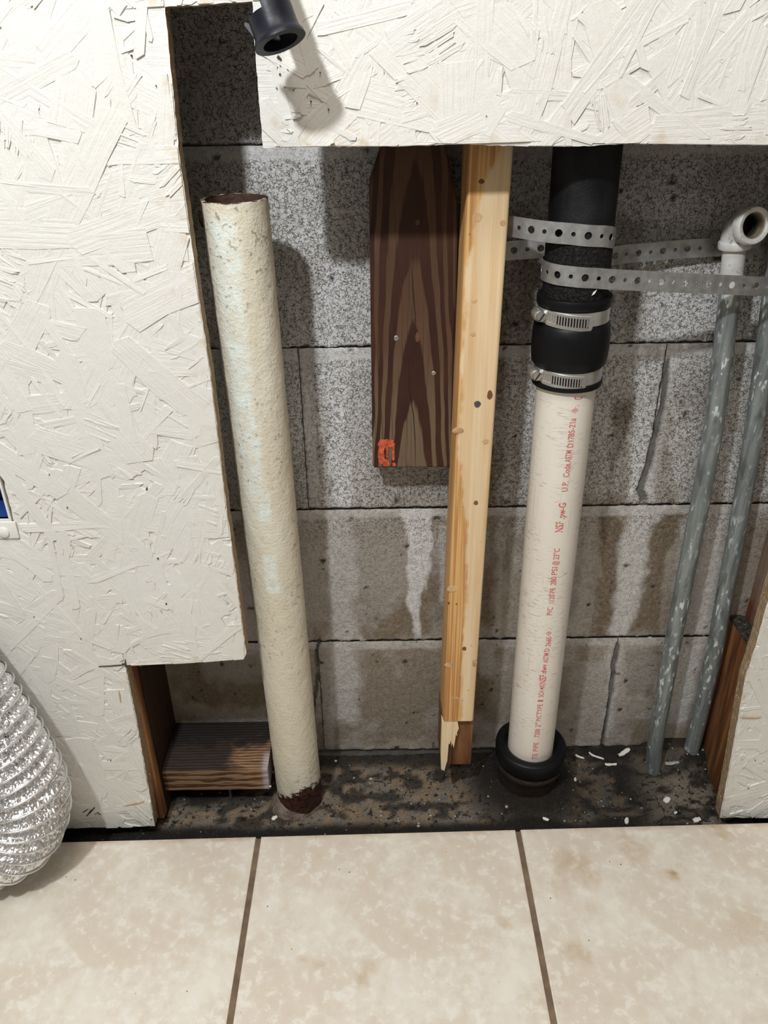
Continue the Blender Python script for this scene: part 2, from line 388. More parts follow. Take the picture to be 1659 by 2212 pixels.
def m_fitpaint():
    t = NT('painted_elbow'); c = t.mix(t.ramp(t.noise(70, None, 4), [(0.42, 0.0), (0.68, 1.0)]), (0.70, 0.69, 0.66), (0.55, 0.53, 0.48))
    c = t.mix(t.ramp(t.noise(160, None, 3), [(0.64, 0.0), (0.72, 0.7)]), c, (0.14, 0.12, 0.10))
    return t.out(c, 0.45, 0, t.bump(t.noise(180, None, 4), 0.4, 0.0012))
def m_foil():
    t = NT('aluminium_foil')
    h = t.vor(150, None, 'F1'); h2 = t.noise(330, None, 3, 0.6, 1.5)
    return t.out((0.88, 0.88, 0.89), 0.15, 1.0, t.bump(t.math('ADD', h, t.math('MULTIPLY', h2, 0.5)), 0.30, 0.003))
MAT = {}
for k, fn in dict(osb=m_osb_paint, raw=m_osb_raw, block=m_block, mortar=m_mortar, slab=m_slab, tile=m_tile, grout=m_grout, pipe=m_pipe_paint, pvc=m_pvc, ink=m_ink,
                  stud=m_stud, rot=m_rot, splinter=m_splinter, board=m_board, orange=m_orange, oldwood=m_oldwood, darkstud=m_darkstud, palef=m_paleframing, plate=m_plate, endg=m_endgrain,
                  abs=m_abs, iron=m_rough_iron, rubber=m_rubber, galv=m_galv, strap=m_strap, steel=m_steel, fit=m_fitpaint, foil=m_foil).items(): MAT[k] = fn()
MAT['wall'] = plain('room_wall_paint', (0.42, 0.40, 0.37), 0.7)
MAT['ceil'] = plain('ceiling_paint', (0.6, 0.6, 0.58), 0.8)
MAT['nail'] = plain('nail_steel', (0.16, 0.17, 0.19), 0.4, 0.8)
MAT['bright'] = plain('bright_nail', (0.55, 0.55, 0.56), 0.35, 0.9)
MAT['wire'] = plain('foil_wire', (0.85, 0.85, 0.86), 0.22, 1.0)
MAT['black'] = plain('black_plastic', (0.006, 0.007, 0.013), 0.42, 0, 200, 0.25, 0.0006, 0.4)
for k_ in ('black', 'rubber', 'abs', 'iron'): MAT[k_].node_tree.nodes['Principled BSDF'].inputs['Specular IOR Level'].default_value = 0.22
MAT['blue'] = plain('blue_plastic', (0.02, 0.06, 0.24), 0.4)
MAT['whitepl'] = plain('white_plastic', (0.76, 0.75, 0.71), 0.4)
MAT['chip'] = plain('paint_chip', (0.72, 0.70, 0.65), 0.6, 0, 200, 0.4, 0.001)
MAT['pebble'] = plain('mortar_crumb', (0.42, 0.39, 0.34), 0.9, 0, 300, 0.8, 0.002, 0.3)
MAT['dirtch'] = plain('dark_crumb', (0.02, 0.017, 0.014), 0.9, 0, 300, 0.8, 0.002, 0.3)
MAT['cement'] = plain('cement_collar', (0.17, 0.128, 0.10), 0.9, 0, 200, 1.0, 0.005, 0.4)
MAT['rustin'] = plain('rusty_bore', (0.07, 0.035, 0.022), 0.8, 0.2, 220, 0.8, 0.002, 0.5)
MAT['brass'] = plain('tarnished_thread', (0.36, 0.30, 0.20), 0.4, 0.6, 250, 0.3, 0.001, 0.3)
MAT['bed'] = plain('thinset_bed', (0.05, 0.043, 0.036), 0.95, 0, 300, 0.8, 0.003, 0.3)

# ------------------------------------------------------------------ room shell
ZS = -0.034                                   # slab level; tile top is z = 0
RX0, RX1, RY0, RZ1 = -1.6, 1.7, -2.9, 2.42
def slabbox(name, lo, hi, mat):
    mb = MB(); mb.box(lo, hi); return struct(obj(name, mb, mat, None, False))
slabbox('wall_left', (RX0-0.08, RY0, -0.034), (RX0, 0.19, RZ1), MAT['wall'])
slabbox('wall_right', (RX1, RY0, -0.034), (RX1+0.08, 0.19, RZ1), MAT['wall'])
slabbox('wall_rear', (RX0, RY0-0.08, -0.034), (RX1, RY0, RZ1), MAT['wall'])
slabbox('ceiling', (RX0-0.08, RY0-0.08, RZ1), (RX1+0.08, 0.19, RZ1+0.08), MAT['ceil'])

# ------------------------------------------------------------------ floor: slab, bed, tiles, grout
def slab_h(x, y):
    h = 0.006*(fbm(x*40, y*40, 3)-0.5)+0.0065*(fbm(x*140, y*140, 5)-0.5)
    d = np.sqrt((x-0.286)**2+((y+0.062)*1.0)**2); h = h+0.030*sstep(0.085, 0.046, d)         # grime banked round the hub
    d = np.sqrt(((x-0.528)/1.0)**2+((y+0.005)/0.75)**2); h = h+0.036*sstep(0.075, 0.012, d)
    d = np.sqrt((x-0.43)**2+((y-0.0)*1.5)**2); h = h+0.014*sstep(0.10, 0.02, d)
    h = h+0.006*sstep(-0.012, 0.0, y)*(fbm(x*30, y*3, 8))
    return np.minimum(h, 0.031)
def slab_mesh():
    nx, ny = 330, 62
    xs = np.linspace(-0.60, 0.95, nx); ys = np.linspace(-0.20, 0.012, ny)
    X, Y = np.meshgrid(xs, ys, indexing='ij')
    Z = ZS+slab_h(X, Y)
    mb = MB(); mb.grid(np.stack([X, Y, Z], -1), flip=True)
    n1 = fbm(X*30, Y*55, 21); n2 = fbm(X*90, Y*90, 22); n3 = fbm(X*12, Y*14, 23)
    tan = np.array([0.27, 0.20, 0.135]); gry = np.array([0.215, 0.19, 0.16]); blk = np.array([0.016, 0.013, 0.011])
    a = sstep(0.42, 0.60, n2)[..., None]
    base = tan*(1-a)+gry*a
    dirty = sstep(0.50, 0.58, n1*0.75+n2*0.25)
    band = sstep(-0.112, -0.128, Y+0.010*(n3-0.5))*1.0                      # black strip along the tiles
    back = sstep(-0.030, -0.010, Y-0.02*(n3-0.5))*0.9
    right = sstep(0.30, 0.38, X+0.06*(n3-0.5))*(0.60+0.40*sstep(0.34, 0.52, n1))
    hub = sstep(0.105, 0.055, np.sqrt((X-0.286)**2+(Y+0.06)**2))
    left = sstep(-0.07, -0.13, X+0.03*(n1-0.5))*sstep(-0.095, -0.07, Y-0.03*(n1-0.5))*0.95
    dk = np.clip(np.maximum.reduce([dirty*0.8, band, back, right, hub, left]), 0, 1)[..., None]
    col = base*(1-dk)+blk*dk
    lp = (sstep(0.50, 0.62, n1)*sstep(0.42, 0.5, X)*sstep(0.60, 0.52, X)*sstep(-0.03, -0.06, Y))[..., None]
    col = col*(1-0.75*lp)+np.array([0.30, 0.26, 0.20])*0.75*lp
    mb.at['sc'] = ('FLOAT_COLOR', np.concatenate([col, np.ones(col.shape[:2]+(1,))], -1).reshape(-1, 4))
    return mb
mb = slab_mesh(); n0 = len(mb.v)
mb.box((RX0, RY0, -0.12), (RX1, 0.19, -0.046))
mb.at['sc'] = ('FLOAT_COLOR', np.concatenate([mb.at['sc'][1], np.tile([0.1, 0.09, 0.08, 1], (len(mb.v)-n0, 1))]))
floor = struct(obj('floor', mb, MAT['slab'], None, True, 60))
TX0, TS, TG = -0.0744, 0.33298, 0.0065
def tedge(x): return -0.1621+0.01505*x
mb = MB(); mb.v = []
x0, x1 = RX0, RX1
mb.add([(x0, tedge(x0)-0.004, -0.046), (x1, tedge(x1)-0.004, -0.046), (x1, RY0, -0.046), (x0, RY0, -0.046), (x0, tedge(x0)-0.004, -0.009), (x1, tedge(x1)-0.004, -0.009), (x1, RY0, -0.009), (x0, RY0, -0.009)],
       [(0, 1, 5, 4), (1, 2, 6, 5), (2, 3, 7, 6), (3, 0, 4, 7), (4, 5, 6, 7), (0, 3, 2, 1)])
obj('mortar_bed', mb, MAT['bed'], floor, False, fixn=True)
STAINS = [(1455, 1890, .010, .9), (1235, 1868, .030, .42), (1260, 1895, .022, .4), (1215, 1915, .022, .35), (1370, 1842, .020, .42), (1350, 1812, .016, .3), (1245, 2060, .018, .42), (1280, 1960, .012, .35), (1090, 1993, .008, .6), (785, 2120, .012, .55), (800, 2090, .010, .4), (655, 2075, .006, .5), (690, 2085, .005, .5), (1620, 2000, .03, .25), (1190, 2150, .03, .18), (1560, 1800, .012, .5)]
SP = [(Wz(a, b, 0), r, k) for a, b, r, k in STAINS]
def tile(ix, iy, fine):
    xa = TX0+ix*TS+TG/2; xb = TX0+(ix+1)*TS-TG/2
    ya = tedge((xa+xb)/2)-iy*TS-(TG if iy else 0); yb = ya-TS+TG
    k = 0.01505
    n = 48 if fine else 2
    mb = MB()
    us = np.linspace(0, 1, n+1); r = 0.0016
    rows = []
    X = np.zeros((n+1, n+1)); Yv = np.zeros((n+1, n+1))
    for i, u in enumerate(us):
        for j, v in enumerate(us):
            X[i, j] = xa+r+(xb-xa-2*r)*u; Yv[i, j] = ya-r+(yb-ya+2*r)*v
    Yv = Yv+k*(X-(xa+xb)/2)
    Z = np.zeros_like(X)+0.0005*(fbm(X*25+ix*7, Yv*25+iy*5, 4)-0.5)
    Z[0, :] = Z[-1, :] = Z[:, 0] = Z[:, -1] = 0
    mb.grid(np.stack([X, Yv, Z], -1))
    nb = len(mb.v)
    # rounded rim and sides
    def ring(d, z): return [(xa-d, ya+d+k*(xa-(xa+xb)/2), z), (xb+d, ya+d+k*(xb-(xa+xb)/2), z), (xb+d, yb-d+k*(xb-(xa+xb)/2), z), (xa-d, yb-d+k*(xa-(xa+xb)/2), z)]
    mb.grid([ring(-r, 0), ring(-0.0004, -0.0006), ring(0, -0.0016), ring(0, -0.0088)], closev=True)
    st = np.zeros(len(mb.v)); 
    if fine:
        xs = X.ravel(); ys = Yv.ravel(); s = np.zeros(len(xs))
        for P, rr, kk in SP:
            d = np.sqrt((xs-P[0])**2+(ys-P[1])**2)+rr*0.9*(fbm(xs*90, ys*90, 31)-0.5)
            s = np.maximum(s, kk*sstep(rr, rr*0.45, d))
        # grime at the back right corner of the row
        g = sstep(0.035, 0.0, np.sqrt((xs-0.615)**2*1.0+((ys+0.165)*1.0)**2)+0.03*(fbm(xs*60, ys*60, 33)-0.5)); s = np.maximum(s, g)
        g = sstep(0.006, 0.0, np.abs(ys-tedge(xs))+0.01*(fbm(xs*40, ys*40, 34)-0.4)); s = np.maximum(s, g*0.8)
        st[:len(s)] = s
    mb.at['stain'] = ('FLOAT', st)
    return obj('tile', mb, MAT['tile'], floor, True, 40, base=((xa+xb)/2, (ya+yb)/2, 0), fixn=True)
for iy in range(0, 3):
    for ix in range(-2, 3): tile(ix, iy, iy == 0 and -2 < ix < 2)
def bar_y(x, y0, y1, wd, z0, z1, mb): mb.box((x-wd/2, y1, z0), (x+wd/2, y0, z1))
for ix in range(-1, 3):
    mb = MB(); xg = TX0+ix*TS
    ya = tedge(xg); rows = []
    for k in range(60):
        y = ya-0.002-k*(1.0/59); jl = rng.uniform(-.0003, .0003)
        rows.append([(xg-TG/2-0.0006, y, -0.0075), (xg-TG/2-0.0006, y, -0.0012+jl), (xg, y, -0.0022+jl), (xg+TG/2+0.0006, y, -0.0012-jl), (xg+TG/2+0.0006, y, -0.0075)])
    mb.grid(rows); mb.fan(rows[0])
    obj('grout_line', mb, MAT['grout'], floor, True, 40, fixn=True)

# ------------------------------------------------------------------ wall_back: mortar and blocks
mb = MB(); mb.box((RX0, 0.0042, -0.12), (RX1, 0.19, RZ1))
wall_back = struct(obj('wall_back', mb, MAT['mortar'], None, False))
ZJ, BH, BL = 0.18318, 0.2032, 0.4064
def wpx(lst): return [W(a, b, 0)[0::2] for a, b in lst]
def band(X, Z, cl, soft, seed, rag=0.012):
    """amount inside a ragged run of tone: cl = [(px, py, half width in px)] down the wall"""
    pts = [(W(a, b, 0)[0], W(a, b, 0)[2], W(a+h, b, 0)[0]-W(a, b, 0)[0]) for a, b, h in cl]
    zs = np.array([p[1] for p in pts])[::-1]; xs = np.array([p[0] for p in pts])[::-1]; hs = np.array([p[2] for p in pts])[::-1]
    xc = np.interp(Z, zs, xs); hw = np.interp(Z, zs, hs)
    if zs[0]-0.02 > Z.max() or zs[-1]+0.02 < Z.min() or xs.max()+hs.max()+0.06 < X.min() or xs.min()-hs.max()-0.06 > X.max(): return np.zeros_like(X)
    n = rag*(fbm(X*60, Z*45, seed)-0.5)*2
    d = np.abs(X-xc)-hw+n
    inside = sstep(soft, -soft, d)
    inside = inside*sstep(zs[0]-0.012, zs[0]+0.004, Z+n)*sstep(zs[-1]+0.012, zs[-1]-0.004, Z+n)
    return inside
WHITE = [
    ([(716, 300, 26), (718, 560, 26), (714, 760, 24), (728, 900, 26), (742, 1095, 24)], .005, .85),  # whiter band down the wall, right of the tall pipe
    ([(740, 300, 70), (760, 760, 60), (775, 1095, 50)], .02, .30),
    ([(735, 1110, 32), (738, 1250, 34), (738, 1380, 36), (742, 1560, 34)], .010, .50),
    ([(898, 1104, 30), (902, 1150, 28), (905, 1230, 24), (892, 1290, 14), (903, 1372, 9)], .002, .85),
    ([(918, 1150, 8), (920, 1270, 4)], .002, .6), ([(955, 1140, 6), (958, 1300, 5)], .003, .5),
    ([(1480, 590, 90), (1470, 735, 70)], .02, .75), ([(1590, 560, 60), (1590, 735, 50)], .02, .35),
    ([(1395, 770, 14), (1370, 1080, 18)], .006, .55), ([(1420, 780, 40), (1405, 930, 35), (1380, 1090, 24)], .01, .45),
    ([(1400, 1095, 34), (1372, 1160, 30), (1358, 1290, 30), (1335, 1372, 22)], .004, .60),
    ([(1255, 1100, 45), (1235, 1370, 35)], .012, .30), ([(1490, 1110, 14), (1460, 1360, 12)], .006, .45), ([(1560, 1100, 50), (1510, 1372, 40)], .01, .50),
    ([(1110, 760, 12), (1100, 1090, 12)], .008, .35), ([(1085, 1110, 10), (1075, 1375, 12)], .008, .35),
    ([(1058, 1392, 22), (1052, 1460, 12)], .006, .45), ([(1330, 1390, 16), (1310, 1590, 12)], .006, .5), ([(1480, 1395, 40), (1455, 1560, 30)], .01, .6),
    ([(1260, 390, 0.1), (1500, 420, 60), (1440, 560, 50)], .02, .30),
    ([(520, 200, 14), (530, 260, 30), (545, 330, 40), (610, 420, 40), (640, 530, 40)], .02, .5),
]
BROWN = [
    ([(830, 1125, 120), (830, 1250, 130), (820, 1375, 130)], .02, .85), ([(690, 1110, 30), (700, 1375, 26)], .01, .6), ([(835, 1400, 130), (830, 1600, 130)], .03, .60), ([(700, 1400, 16), (700, 1620, 18)], .008, .75),
    ([(840, 770, 40), (850, 1095, 60)], .03, .35), ([(700, 770, 10), (705, 1000, 18)], .008, .4), ([(900, 1010, 70), (930, 1060, 60)], .012, .35),
    ([(1052, 470, 40), (1068, 760, 40), (1062, 1090, 30), (1045, 1370, 25), (1035, 1600, 25)], .012, .95), ([(1150, 470, 40), (1130, 760, 30)], .02, .6),  # first run puts the pine stud's shadow on the wall into brown
    ([(1350, 870, 26), (1332, 1090, 22)], .006, .95), ([(1352, 480, 26), (1375, 600, 20), (1370, 735, 16)], .008, .75), ([(1440, 840, 8), (1428, 1000, 22), (1440, 1090, 22)], .006, .7),
    ([(1320, 1100, 24), (1318, 1250, 22), (1296, 1375, 26)], .003, 1.0), ([(1438, 1108, 34), (1412, 1230, 26), (1390, 1372, 30)], .004, .95), ([(1402, 1180, 6), (1376, 1360, 6)], .002, 1.0),
    ([(1262, 1125, 5), (1250, 1250, 6), (1232, 1330, 8)], .003, .9), ([(1515, 1120, 9), (1502, 1280, 12), (1490, 1360, 14)], .004, .9), ([(1540, 800, 20), (1535, 1080, 14)], .01, .5), ([(1097, 1125, 5), (1090, 1240, 5)], .002, .8),
    ([(1245, 1395, 40), (1240, 1600, 50)], .02, .45), ([(1390, 1405, 36), (1392, 1440, 38), (1378, 1500, 30)], .004, .85), ([(1360, 1560, 30), (1355, 1620, 60)], .012, .7), ([(470, 1420, 100), (500, 1520, 110)], .03, .9),
    ([(1200, 1240, 60), (1190, 1280, 60)], .01, .5),
]
CRACKS = [  # dark ragged joints: (px, py, half width px)
    ([(1443, 785, 3), (1436, 850, 5), (1420, 930, 5), (1400, 1010, 7), (1384, 1060, 9), (1392, 1080, 8)], .0012),
    ([(1334, 1400, 5), (1326, 1440, 4.5), (1320, 1500, 2.5), (1310, 1560, 1.6), (1300, 1625, 2)], .0008),
    ([(690, 1388, 3), (682, 1410, 2), (685, 1470, 2.4), (678, 1520, 2), (676, 1600, 2.5)], .0008),
]
def block(xa, xb, za, zb, seed):
    g = 0.0005; xa += g; xb -= g; za += g; zb -= g
    st = 0.0023
    nx = int((xb-xa)/st); nz = int((zb-za)/st)
    X, Z = np.meshgrid(np.linspace(xa, xb, nx+1), np.linspace(za, zb, nz+1), indexing='ij')
    dl = X-xa; dr = xb-X; db = Z-za; dt = zb-Z
    rag = 0.0052*(fbm(X*190, Z*190, seed)-0.38)
    ed = np.minimum(np.minimum(dl, dr), np.minimum(db, dt+0.002))
    Y = 0.0016*(0.5-fbm(X*110, Z*110, 3+seed))+0.0012*(0.5-fbm(X*18, Z*18, 5+seed))
    Y = Y+0.0040*sstep(0.0026, -0.0004, ed+rag)*(0.35+0.65*sstep(0.0, 0.004, np.minimum(dl, dr)-np.minimum(db, dt)))
    dark = sstep(0.0020, -0.0006, np.minimum(np.minimum(dl, dr)+0.0007, db*0.75)+rag)*0.85
    for cl, soft in CRACKS:
        b = band(X, Z, cl, soft, 77, 0.0014); Y = Y+0.006*b; dark = np.maximum(dark, b)
    white = np.zeros_like(X); brown = np.zeros_like(X)
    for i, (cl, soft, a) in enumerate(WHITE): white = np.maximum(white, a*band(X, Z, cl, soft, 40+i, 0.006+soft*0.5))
    for i, (cl, soft, a) in enumerate(BROWN): brown = np.maximum(brown, a*band(X, Z, cl, soft, 90+i, 0.005+soft*0.5))
    big = fbm(X*9, Z*5, 12)
    brown = np.maximum(brown, 0.45*sstep(0.5, 0.7, big)*sstep(0.62, 0.36, Z))
    up = sstep(0.40, 0.50, Z)
    white = np.maximum(white, 0.55*sstep(0.44, 0.60, fbm(X*14, Z*10, 15))*up*sstep(0.30, 0.15, X)); white = np.maximum(white, 0.25*sstep(0.42, 0.58, fbm(X*16, Z*12, 16)))
    smear = sstep(0.016, 0.011, dt+0.006*(fbm(X*30, Z*30, 60)-0.5))*0.45              # mortar smeared over the top arris
    sidesm = sstep(0.017, 0.012, dl+0.006*(fbm(X*30, Z*30, 61)-0.5))*0.3
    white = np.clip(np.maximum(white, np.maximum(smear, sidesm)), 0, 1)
    grime = sstep(0.012, -0.004, Z+0.04-0.03*fbm(X*30, Z*30, 71))*0.8
    dark = np.maximum(dark, grime)
    spots = sstep(0.78, 0.84, fbm(X*75, Z*75, 81))*0.9; dark = np.maximum(dark, spots)
    smooth = np.clip(np.maximum(np.maximum(smear*2, sidesm*2), sstep(0.42, 0.30, Z)*0.85), 0, 1)
    mb = MB(); mb.grid(np.stack([X, Y, Z], -1), flip=False)
    rim = [(xa, za), (xb, za), (xb, zb), (xa, zb)]
    mb.grid([[(x, 0.0045, z) for x, z in rim], [(x, 0.060, z) for x, z in rim]], closev=True)
    n = len(mb.v)
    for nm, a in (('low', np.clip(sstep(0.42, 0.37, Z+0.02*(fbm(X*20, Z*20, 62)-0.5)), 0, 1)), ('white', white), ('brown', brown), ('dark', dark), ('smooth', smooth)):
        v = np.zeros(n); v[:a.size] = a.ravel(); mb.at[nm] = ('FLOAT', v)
    return obj('block', mb, MAT['block'], wall_back, True, 60)
seed = 100
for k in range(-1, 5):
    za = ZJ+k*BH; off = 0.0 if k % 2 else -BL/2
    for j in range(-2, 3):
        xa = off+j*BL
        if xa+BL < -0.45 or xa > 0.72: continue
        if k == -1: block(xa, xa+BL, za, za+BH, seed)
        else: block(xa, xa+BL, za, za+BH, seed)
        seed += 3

# ------------------------------------------------------------------ wall_front: painted OSB sheet with its cut-out
PY, PT = -0.138, 0.016
def jag(pts, step=0.006, amp=0.0012, seed=5):
    out = []
    r = random.Random(seed)
    for a, b in zip(pts[:-1], pts[1:]):
        L = math.hypot(b[0]-a[0], b[1]-a[1]); n = max(1, int(L/step)); nx, nz = -(b[1]-a[1])/L, (b[0]-a[0])/L
        for k in range(n):
            t = k/n; j = r.uniform(-amp, amp) if k else 0
            out.append((a[0]+(b[0]-a[0])*t+nx*j, a[1]+(b[1]-a[1])*t+nz*j))
    out.append(pts[-1]); return out
ZB = -0.0092
cut = [(-0.2142, ZB+0.001), (-0.2110, 0.08), (-0.2083, 0.1598), (-0.2068, 0.2624), (-0.1384, 0.2642), (-0.0706, 0.2692), (-0.0672, 0.2760), (-0.0675, 0.3792), (-0.0690, 0.4645), (-0.0683, 0.6124), (-0.0705, 0.6769), (-0.0722, 0.7978), (-0.0690, 0.8985),
       (-0.0027, 0.9014), (-0.0036, 0.8721), (-0.0033, 0.8006), (0.0466, 0.8008), (0.1072, 0.8002), (0.1601, 0.8012), (0.2095, 0.7992), (0.2551, 0.7985), (0.2928, 0.7999), (0.4105, 0.7975), (0.513, 0.7985),
       (0.513, 0.40), (0.513, 0.2782), (0.511, 0.229), (0.515, 0.1756), (0.5206, 0.1009), (0.5234, 0.0551), (0.5278, ZB+0.001)]
cutj = jag(cut, 0.004, 0.00035)
OX0, OX1, OZ1 = RX0, RX1, RZ1
outer = [(OX1, ZB), (OX1, OZ1), (OX0, OZ1), (OX0, ZB)]
botl = jag([(OX0, ZB), (-0.34, ZB-0.0005), (-0.2142, ZB+0.001)], 0.01, 0.0008, 9)[1:-1]
botr = jag([(0.5278, ZB+0.001), (0.60, ZB), (OX1, ZB)], 0.01, 0.001, 8)[1:-1]
poly = cutj+botr+outer+botl
BXR = -0.2885                                 # right side of the hole for the electrical box
hole = [(-0.395, 0.452), (BXR-0.0012, 0.452), (BXR, 0.4690), (BXR, 0.512), (BXR-0.004, 0.5165), (-0.395, 0.5165)]
hole = jag(hole+[hole[0]], 0.006, 0.0008, 3)[:-1]
bm = bmesh.new()
def loop(pts, y):
    vs = [bm.verts.new((x, y, z)) for x, z in pts]
    return vs, [bm.edges.new((vs[i], vs[(i+1) % len(vs)])) for i in range(len(vs))]
v1, e1 = loop(poly, PY); v2, e2 = loop(hole, PY)
bmesh.ops.triangle_fill(bm, edges=e1+e2, use_beauty=True)
ff = list(bm.faces)
for f in ff:
    f.normal_update()
    if f.normal.y > 0: f.normal_flip()
    f.material_index = 0
back = {}
for v in list(bm.verts): back[v] = bm.verts.new((v.co.x, PY+PT, v.co.z))
for f in ff:
    nf = bm.faces.new([back[v] for v in reversed(f.verts)]); nf.material_index = 1
for vs in (v1, v2):
    for i in range(len(vs)):
        a, b = vs[i], vs[(i+1) % len(vs)]
        nf = bm.faces.new((a, back[a], back[b], b)); nf.material_index = 1
bmesh.ops.recalc_face_normals(bm, faces=bm.faces)
bm.verts.index_update(); bm.verts.ensure_lookup_table()
mb = MB(); mb.v = [tuple(v.co) for v in bm.verts]
for f in bm.faces: mb.f.append(tuple(v.index for v in f.verts)); mb.mi.append(f.material_index)
bm.free()
mb.at['gr'] = ('FLOAT_VECTOR', np.array([(p[0], p[2], 0) for p in mb.v])); mb.at['edge'] = ('FLOAT', np.zeros(len(mb.v)))
wall_front = struct(obj('wall_front', mb, [MAT['osb'], MAT['raw']], None, False))

PA = np.array(poly); HA = np.array(hole)
def inside_poly(P, x, z):
    x1, z1 = P[:, 0], P[:, 1]; x2, z2 = np.roll(x1, -1), np.roll(z1, -1)
    c = ((z1 > z) != (z2 > z)) & (x < (x2-x1)*(z-z1)/(z2-z1+1e-12)+x1)
    return bool(c.sum() & 1)
CJ = np.array(cutj)
def cutdist(x, z): return float(np.min(np.hypot(CJ[:, 0]-x, CJ[:, 1]-z)))
def clip_ok(pts): return all(inside_poly(PA, x, z) and not inside_poly(HA, x, z) for x, z in pts)
def strand(mb, cx, cz, L, wd, ang, h, r):
    """one flake pressed into the sheet: flat irregular plate with a bevelled skirt"""
    c, s = math.cos(ang), math.sin(ang)
    loc = []
    n = r.choice((2, 3))
    for k in range(n+1): loc.append((-L/2+L*k/n+r.uniform(-.004, .004), -wd/2*(1+r.uniform(-.25, .1))))
    loc.append((L/2+r.uniform(-.003, .012)*min(1, wd/.02), r.uniform(-.2, .3)*wd))
    for k in range(n, -1, -1): loc.append((-L/2+L*k/n+r.uniform(-.004, .004), wd/2*(1+r.uniform(-.25, .1))))
    loc.append((-L/2-r.uniform(-.003, .012)*min(1, wd/.02), r.uniform(-.3, .2)*wd))
    w0 = [(cx+u*c-v*s, cz+u*s+v*c) for u, v in loc]
    wx = [p[0] for p in w0]; wz = [p[1] for p in w0]; b0, b1, b2, b3 = min(wx), max(wx), min(wz), max(wz)
    for (a_, e_) in CSEG:                                   # trim the flake where the saw went through it
        if max(a_[0], e_[0]) < b0 or min(a_[0], e_[0]) > b1 or max(a_[1], e_[1]) < b2 or min(a_[1], e_[1]) > b3: continue
        L_ = math.hypot(e_[0]-a_[0], e_[1]-a_[1]); nx, nz = -(e_[1]-a_[1])/L_, (e_[0]-a_[0])/L_
        dd = [(p[0]-a_[0])*nx+(p[1]-a_[1])*nz-0.0006 for p in w0]
        if min(dd) > 0: continue
        o_ = []
        for i in range(len(w0)):
            j = (i+1) % len(w0)
            if dd[i] > 0: o_.append(w0[i])
            if (dd[i] > 0) != (dd[j] > 0):
                q = dd[i]/(dd[i]-dd[j]); o_.append((w0[i][0]+(w0[j][0]-w0[i][0])*q, w0[i][1]+(w0[j][1]-w0[i][1])*q))
        w0 = o_
        if len(w0) < 3: return None
    gx = sum(p[0] for p in w0)/len(w0); gz_ = sum(p[1] for p in w0)/len(w0)
    for sh in (1.0, 0.8, 0.6, 0.4):                         # shrink until it stays on the sheet
        w = [(gx+(p[0]-gx)*sh, gz_+(p[1]-gz_)*sh) for p in w0]
        mid = [((w[i][0]+w[(i+1) % len(w)][0])/2, (w[i][1]+w[(i+1) % len(w)][1])/2) for i in range(len(w))]
        if clip_ok(w+mid): break
    else: return None
    ta, tb = r.uniform(-.5, .5)*0.0013/max(wd*sh, .006), r.uniform(-.5, .5)*0.0020/(L*sh)
    top = []; bot = []; gr = []; ed = []
    ox, oy = r.uniform(0, 9), r.uniform(0, 9)
    for (x, z) in w:
        u = (x-cx)*c+(z-cz)*s; v = -(x-cx)*s+(z-cz)*c
        hh = max(0.00015, h+ta*v+tb*u); top.append((x, PY-hh, z)); gr.append((u+ox, v+oy, 0))
        k = 1+0.0007/max(0.004, math.hypot(x-cx, z-cz))
        ed.append(1.0 if cutdist(x, z) < 0.004 else 0.0)
        bx, bz = cx+(x-cx)*k, cz+(z-cz)*k
        if not inside_poly(PA, bx, bz): bx, bz = x, z
        bot.append((bx, PY+0.0004, bz))
    m = len(top); b = mb.add(top+bot, [tuple(range(m))[::-1]]+[((i+1) % m, i, i+m, (i+1) % m+m)[::-1] for i in range(m)])
    return gr+gr, ed+ed
CSEG = list(zip(cut[:-1], cut[1:]))+[((-3.0, ZB), (-0.2142, ZB)), ((0.5278, ZB), (3.0, ZB))]
r = random.Random(11)
allg = []; alle = []
stuff_mb = MB(); singles = []
N = 6500
for k in range(N):
    t = k/N
    cx = r.uniform(-0.46, 0.72); cz = r.uniform(-0.01, 1.02)
    if not inside_poly(PA, cx, cz) : continue
    q_ = r.random()
    if q_ < 0.24*(1-0.3*t): L, wd = r.uniform(.05, .13), r.uniform(.012, .036)
    elif q_ < 0.55: L, wd = r.uniform(.03, .10), r.uniform(.005, .016)
    else: L, wd = r.uniform(.010, .055), r.uniform(.0015, .006)
    h = 0.0003+0.0013*t+r.uniform(0, .0004)
    big = t > 0.45 and L*wd > 0.0008 and len(singles) < 280 and -0.40 < cx < 0.55
    ang = r.gauss(math.pi/2, 0.9) if r.random() < 0.6 else r.uniform(0, math.pi)
    if big:
        m1 = MB(); g = strand(m1, cx, cz, L, wd, ang, h, r)
        if g:
            m1.at['gr'] = ('FLOAT_VECTOR', np.array(g[0])); m1.at['edge'] = ('FLOAT', np.array(g[1])); singles.append(m1)
    else:
        g = strand(stuff_mb, cx, cz, L, wd, ang, h, r)
        if g: allg += g[0]; alle += g[1]
for k in range(230):
    cx = r.uniform(-0.46, 0.72); cz = r.uniform(-0.01, 1.02); ang = r.uniform(0, math.pi); L = r.uniform(.008, .030); n_ = r.randint(5, 12); pit = r.uniform(.0022, .0042)
    for q_ in range(n_):
        o_ = (q_-n_/2)*pit; x = cx-math.sin(ang)*o_+r.uniform(-.002, .002); z = cz+math.cos(ang)*o_+r.uniform(-.002, .002)
        if not inside_poly(PA, x, z): continue
        g = strand(stuff_mb, x, z, L*r.uniform(.6, 1.3), pit*r.uniform(.45, .9), ang+r.gauss(0, .10), r.uniform(.0013, .0023), r)
        if g: allg += g[0]; alle += g[1]
stuff_mb.at['gr'] = ('FLOAT_VECTOR', np.array(allg)); stuff_mb.at['edge'] = ('FLOAT', np.array(alle))
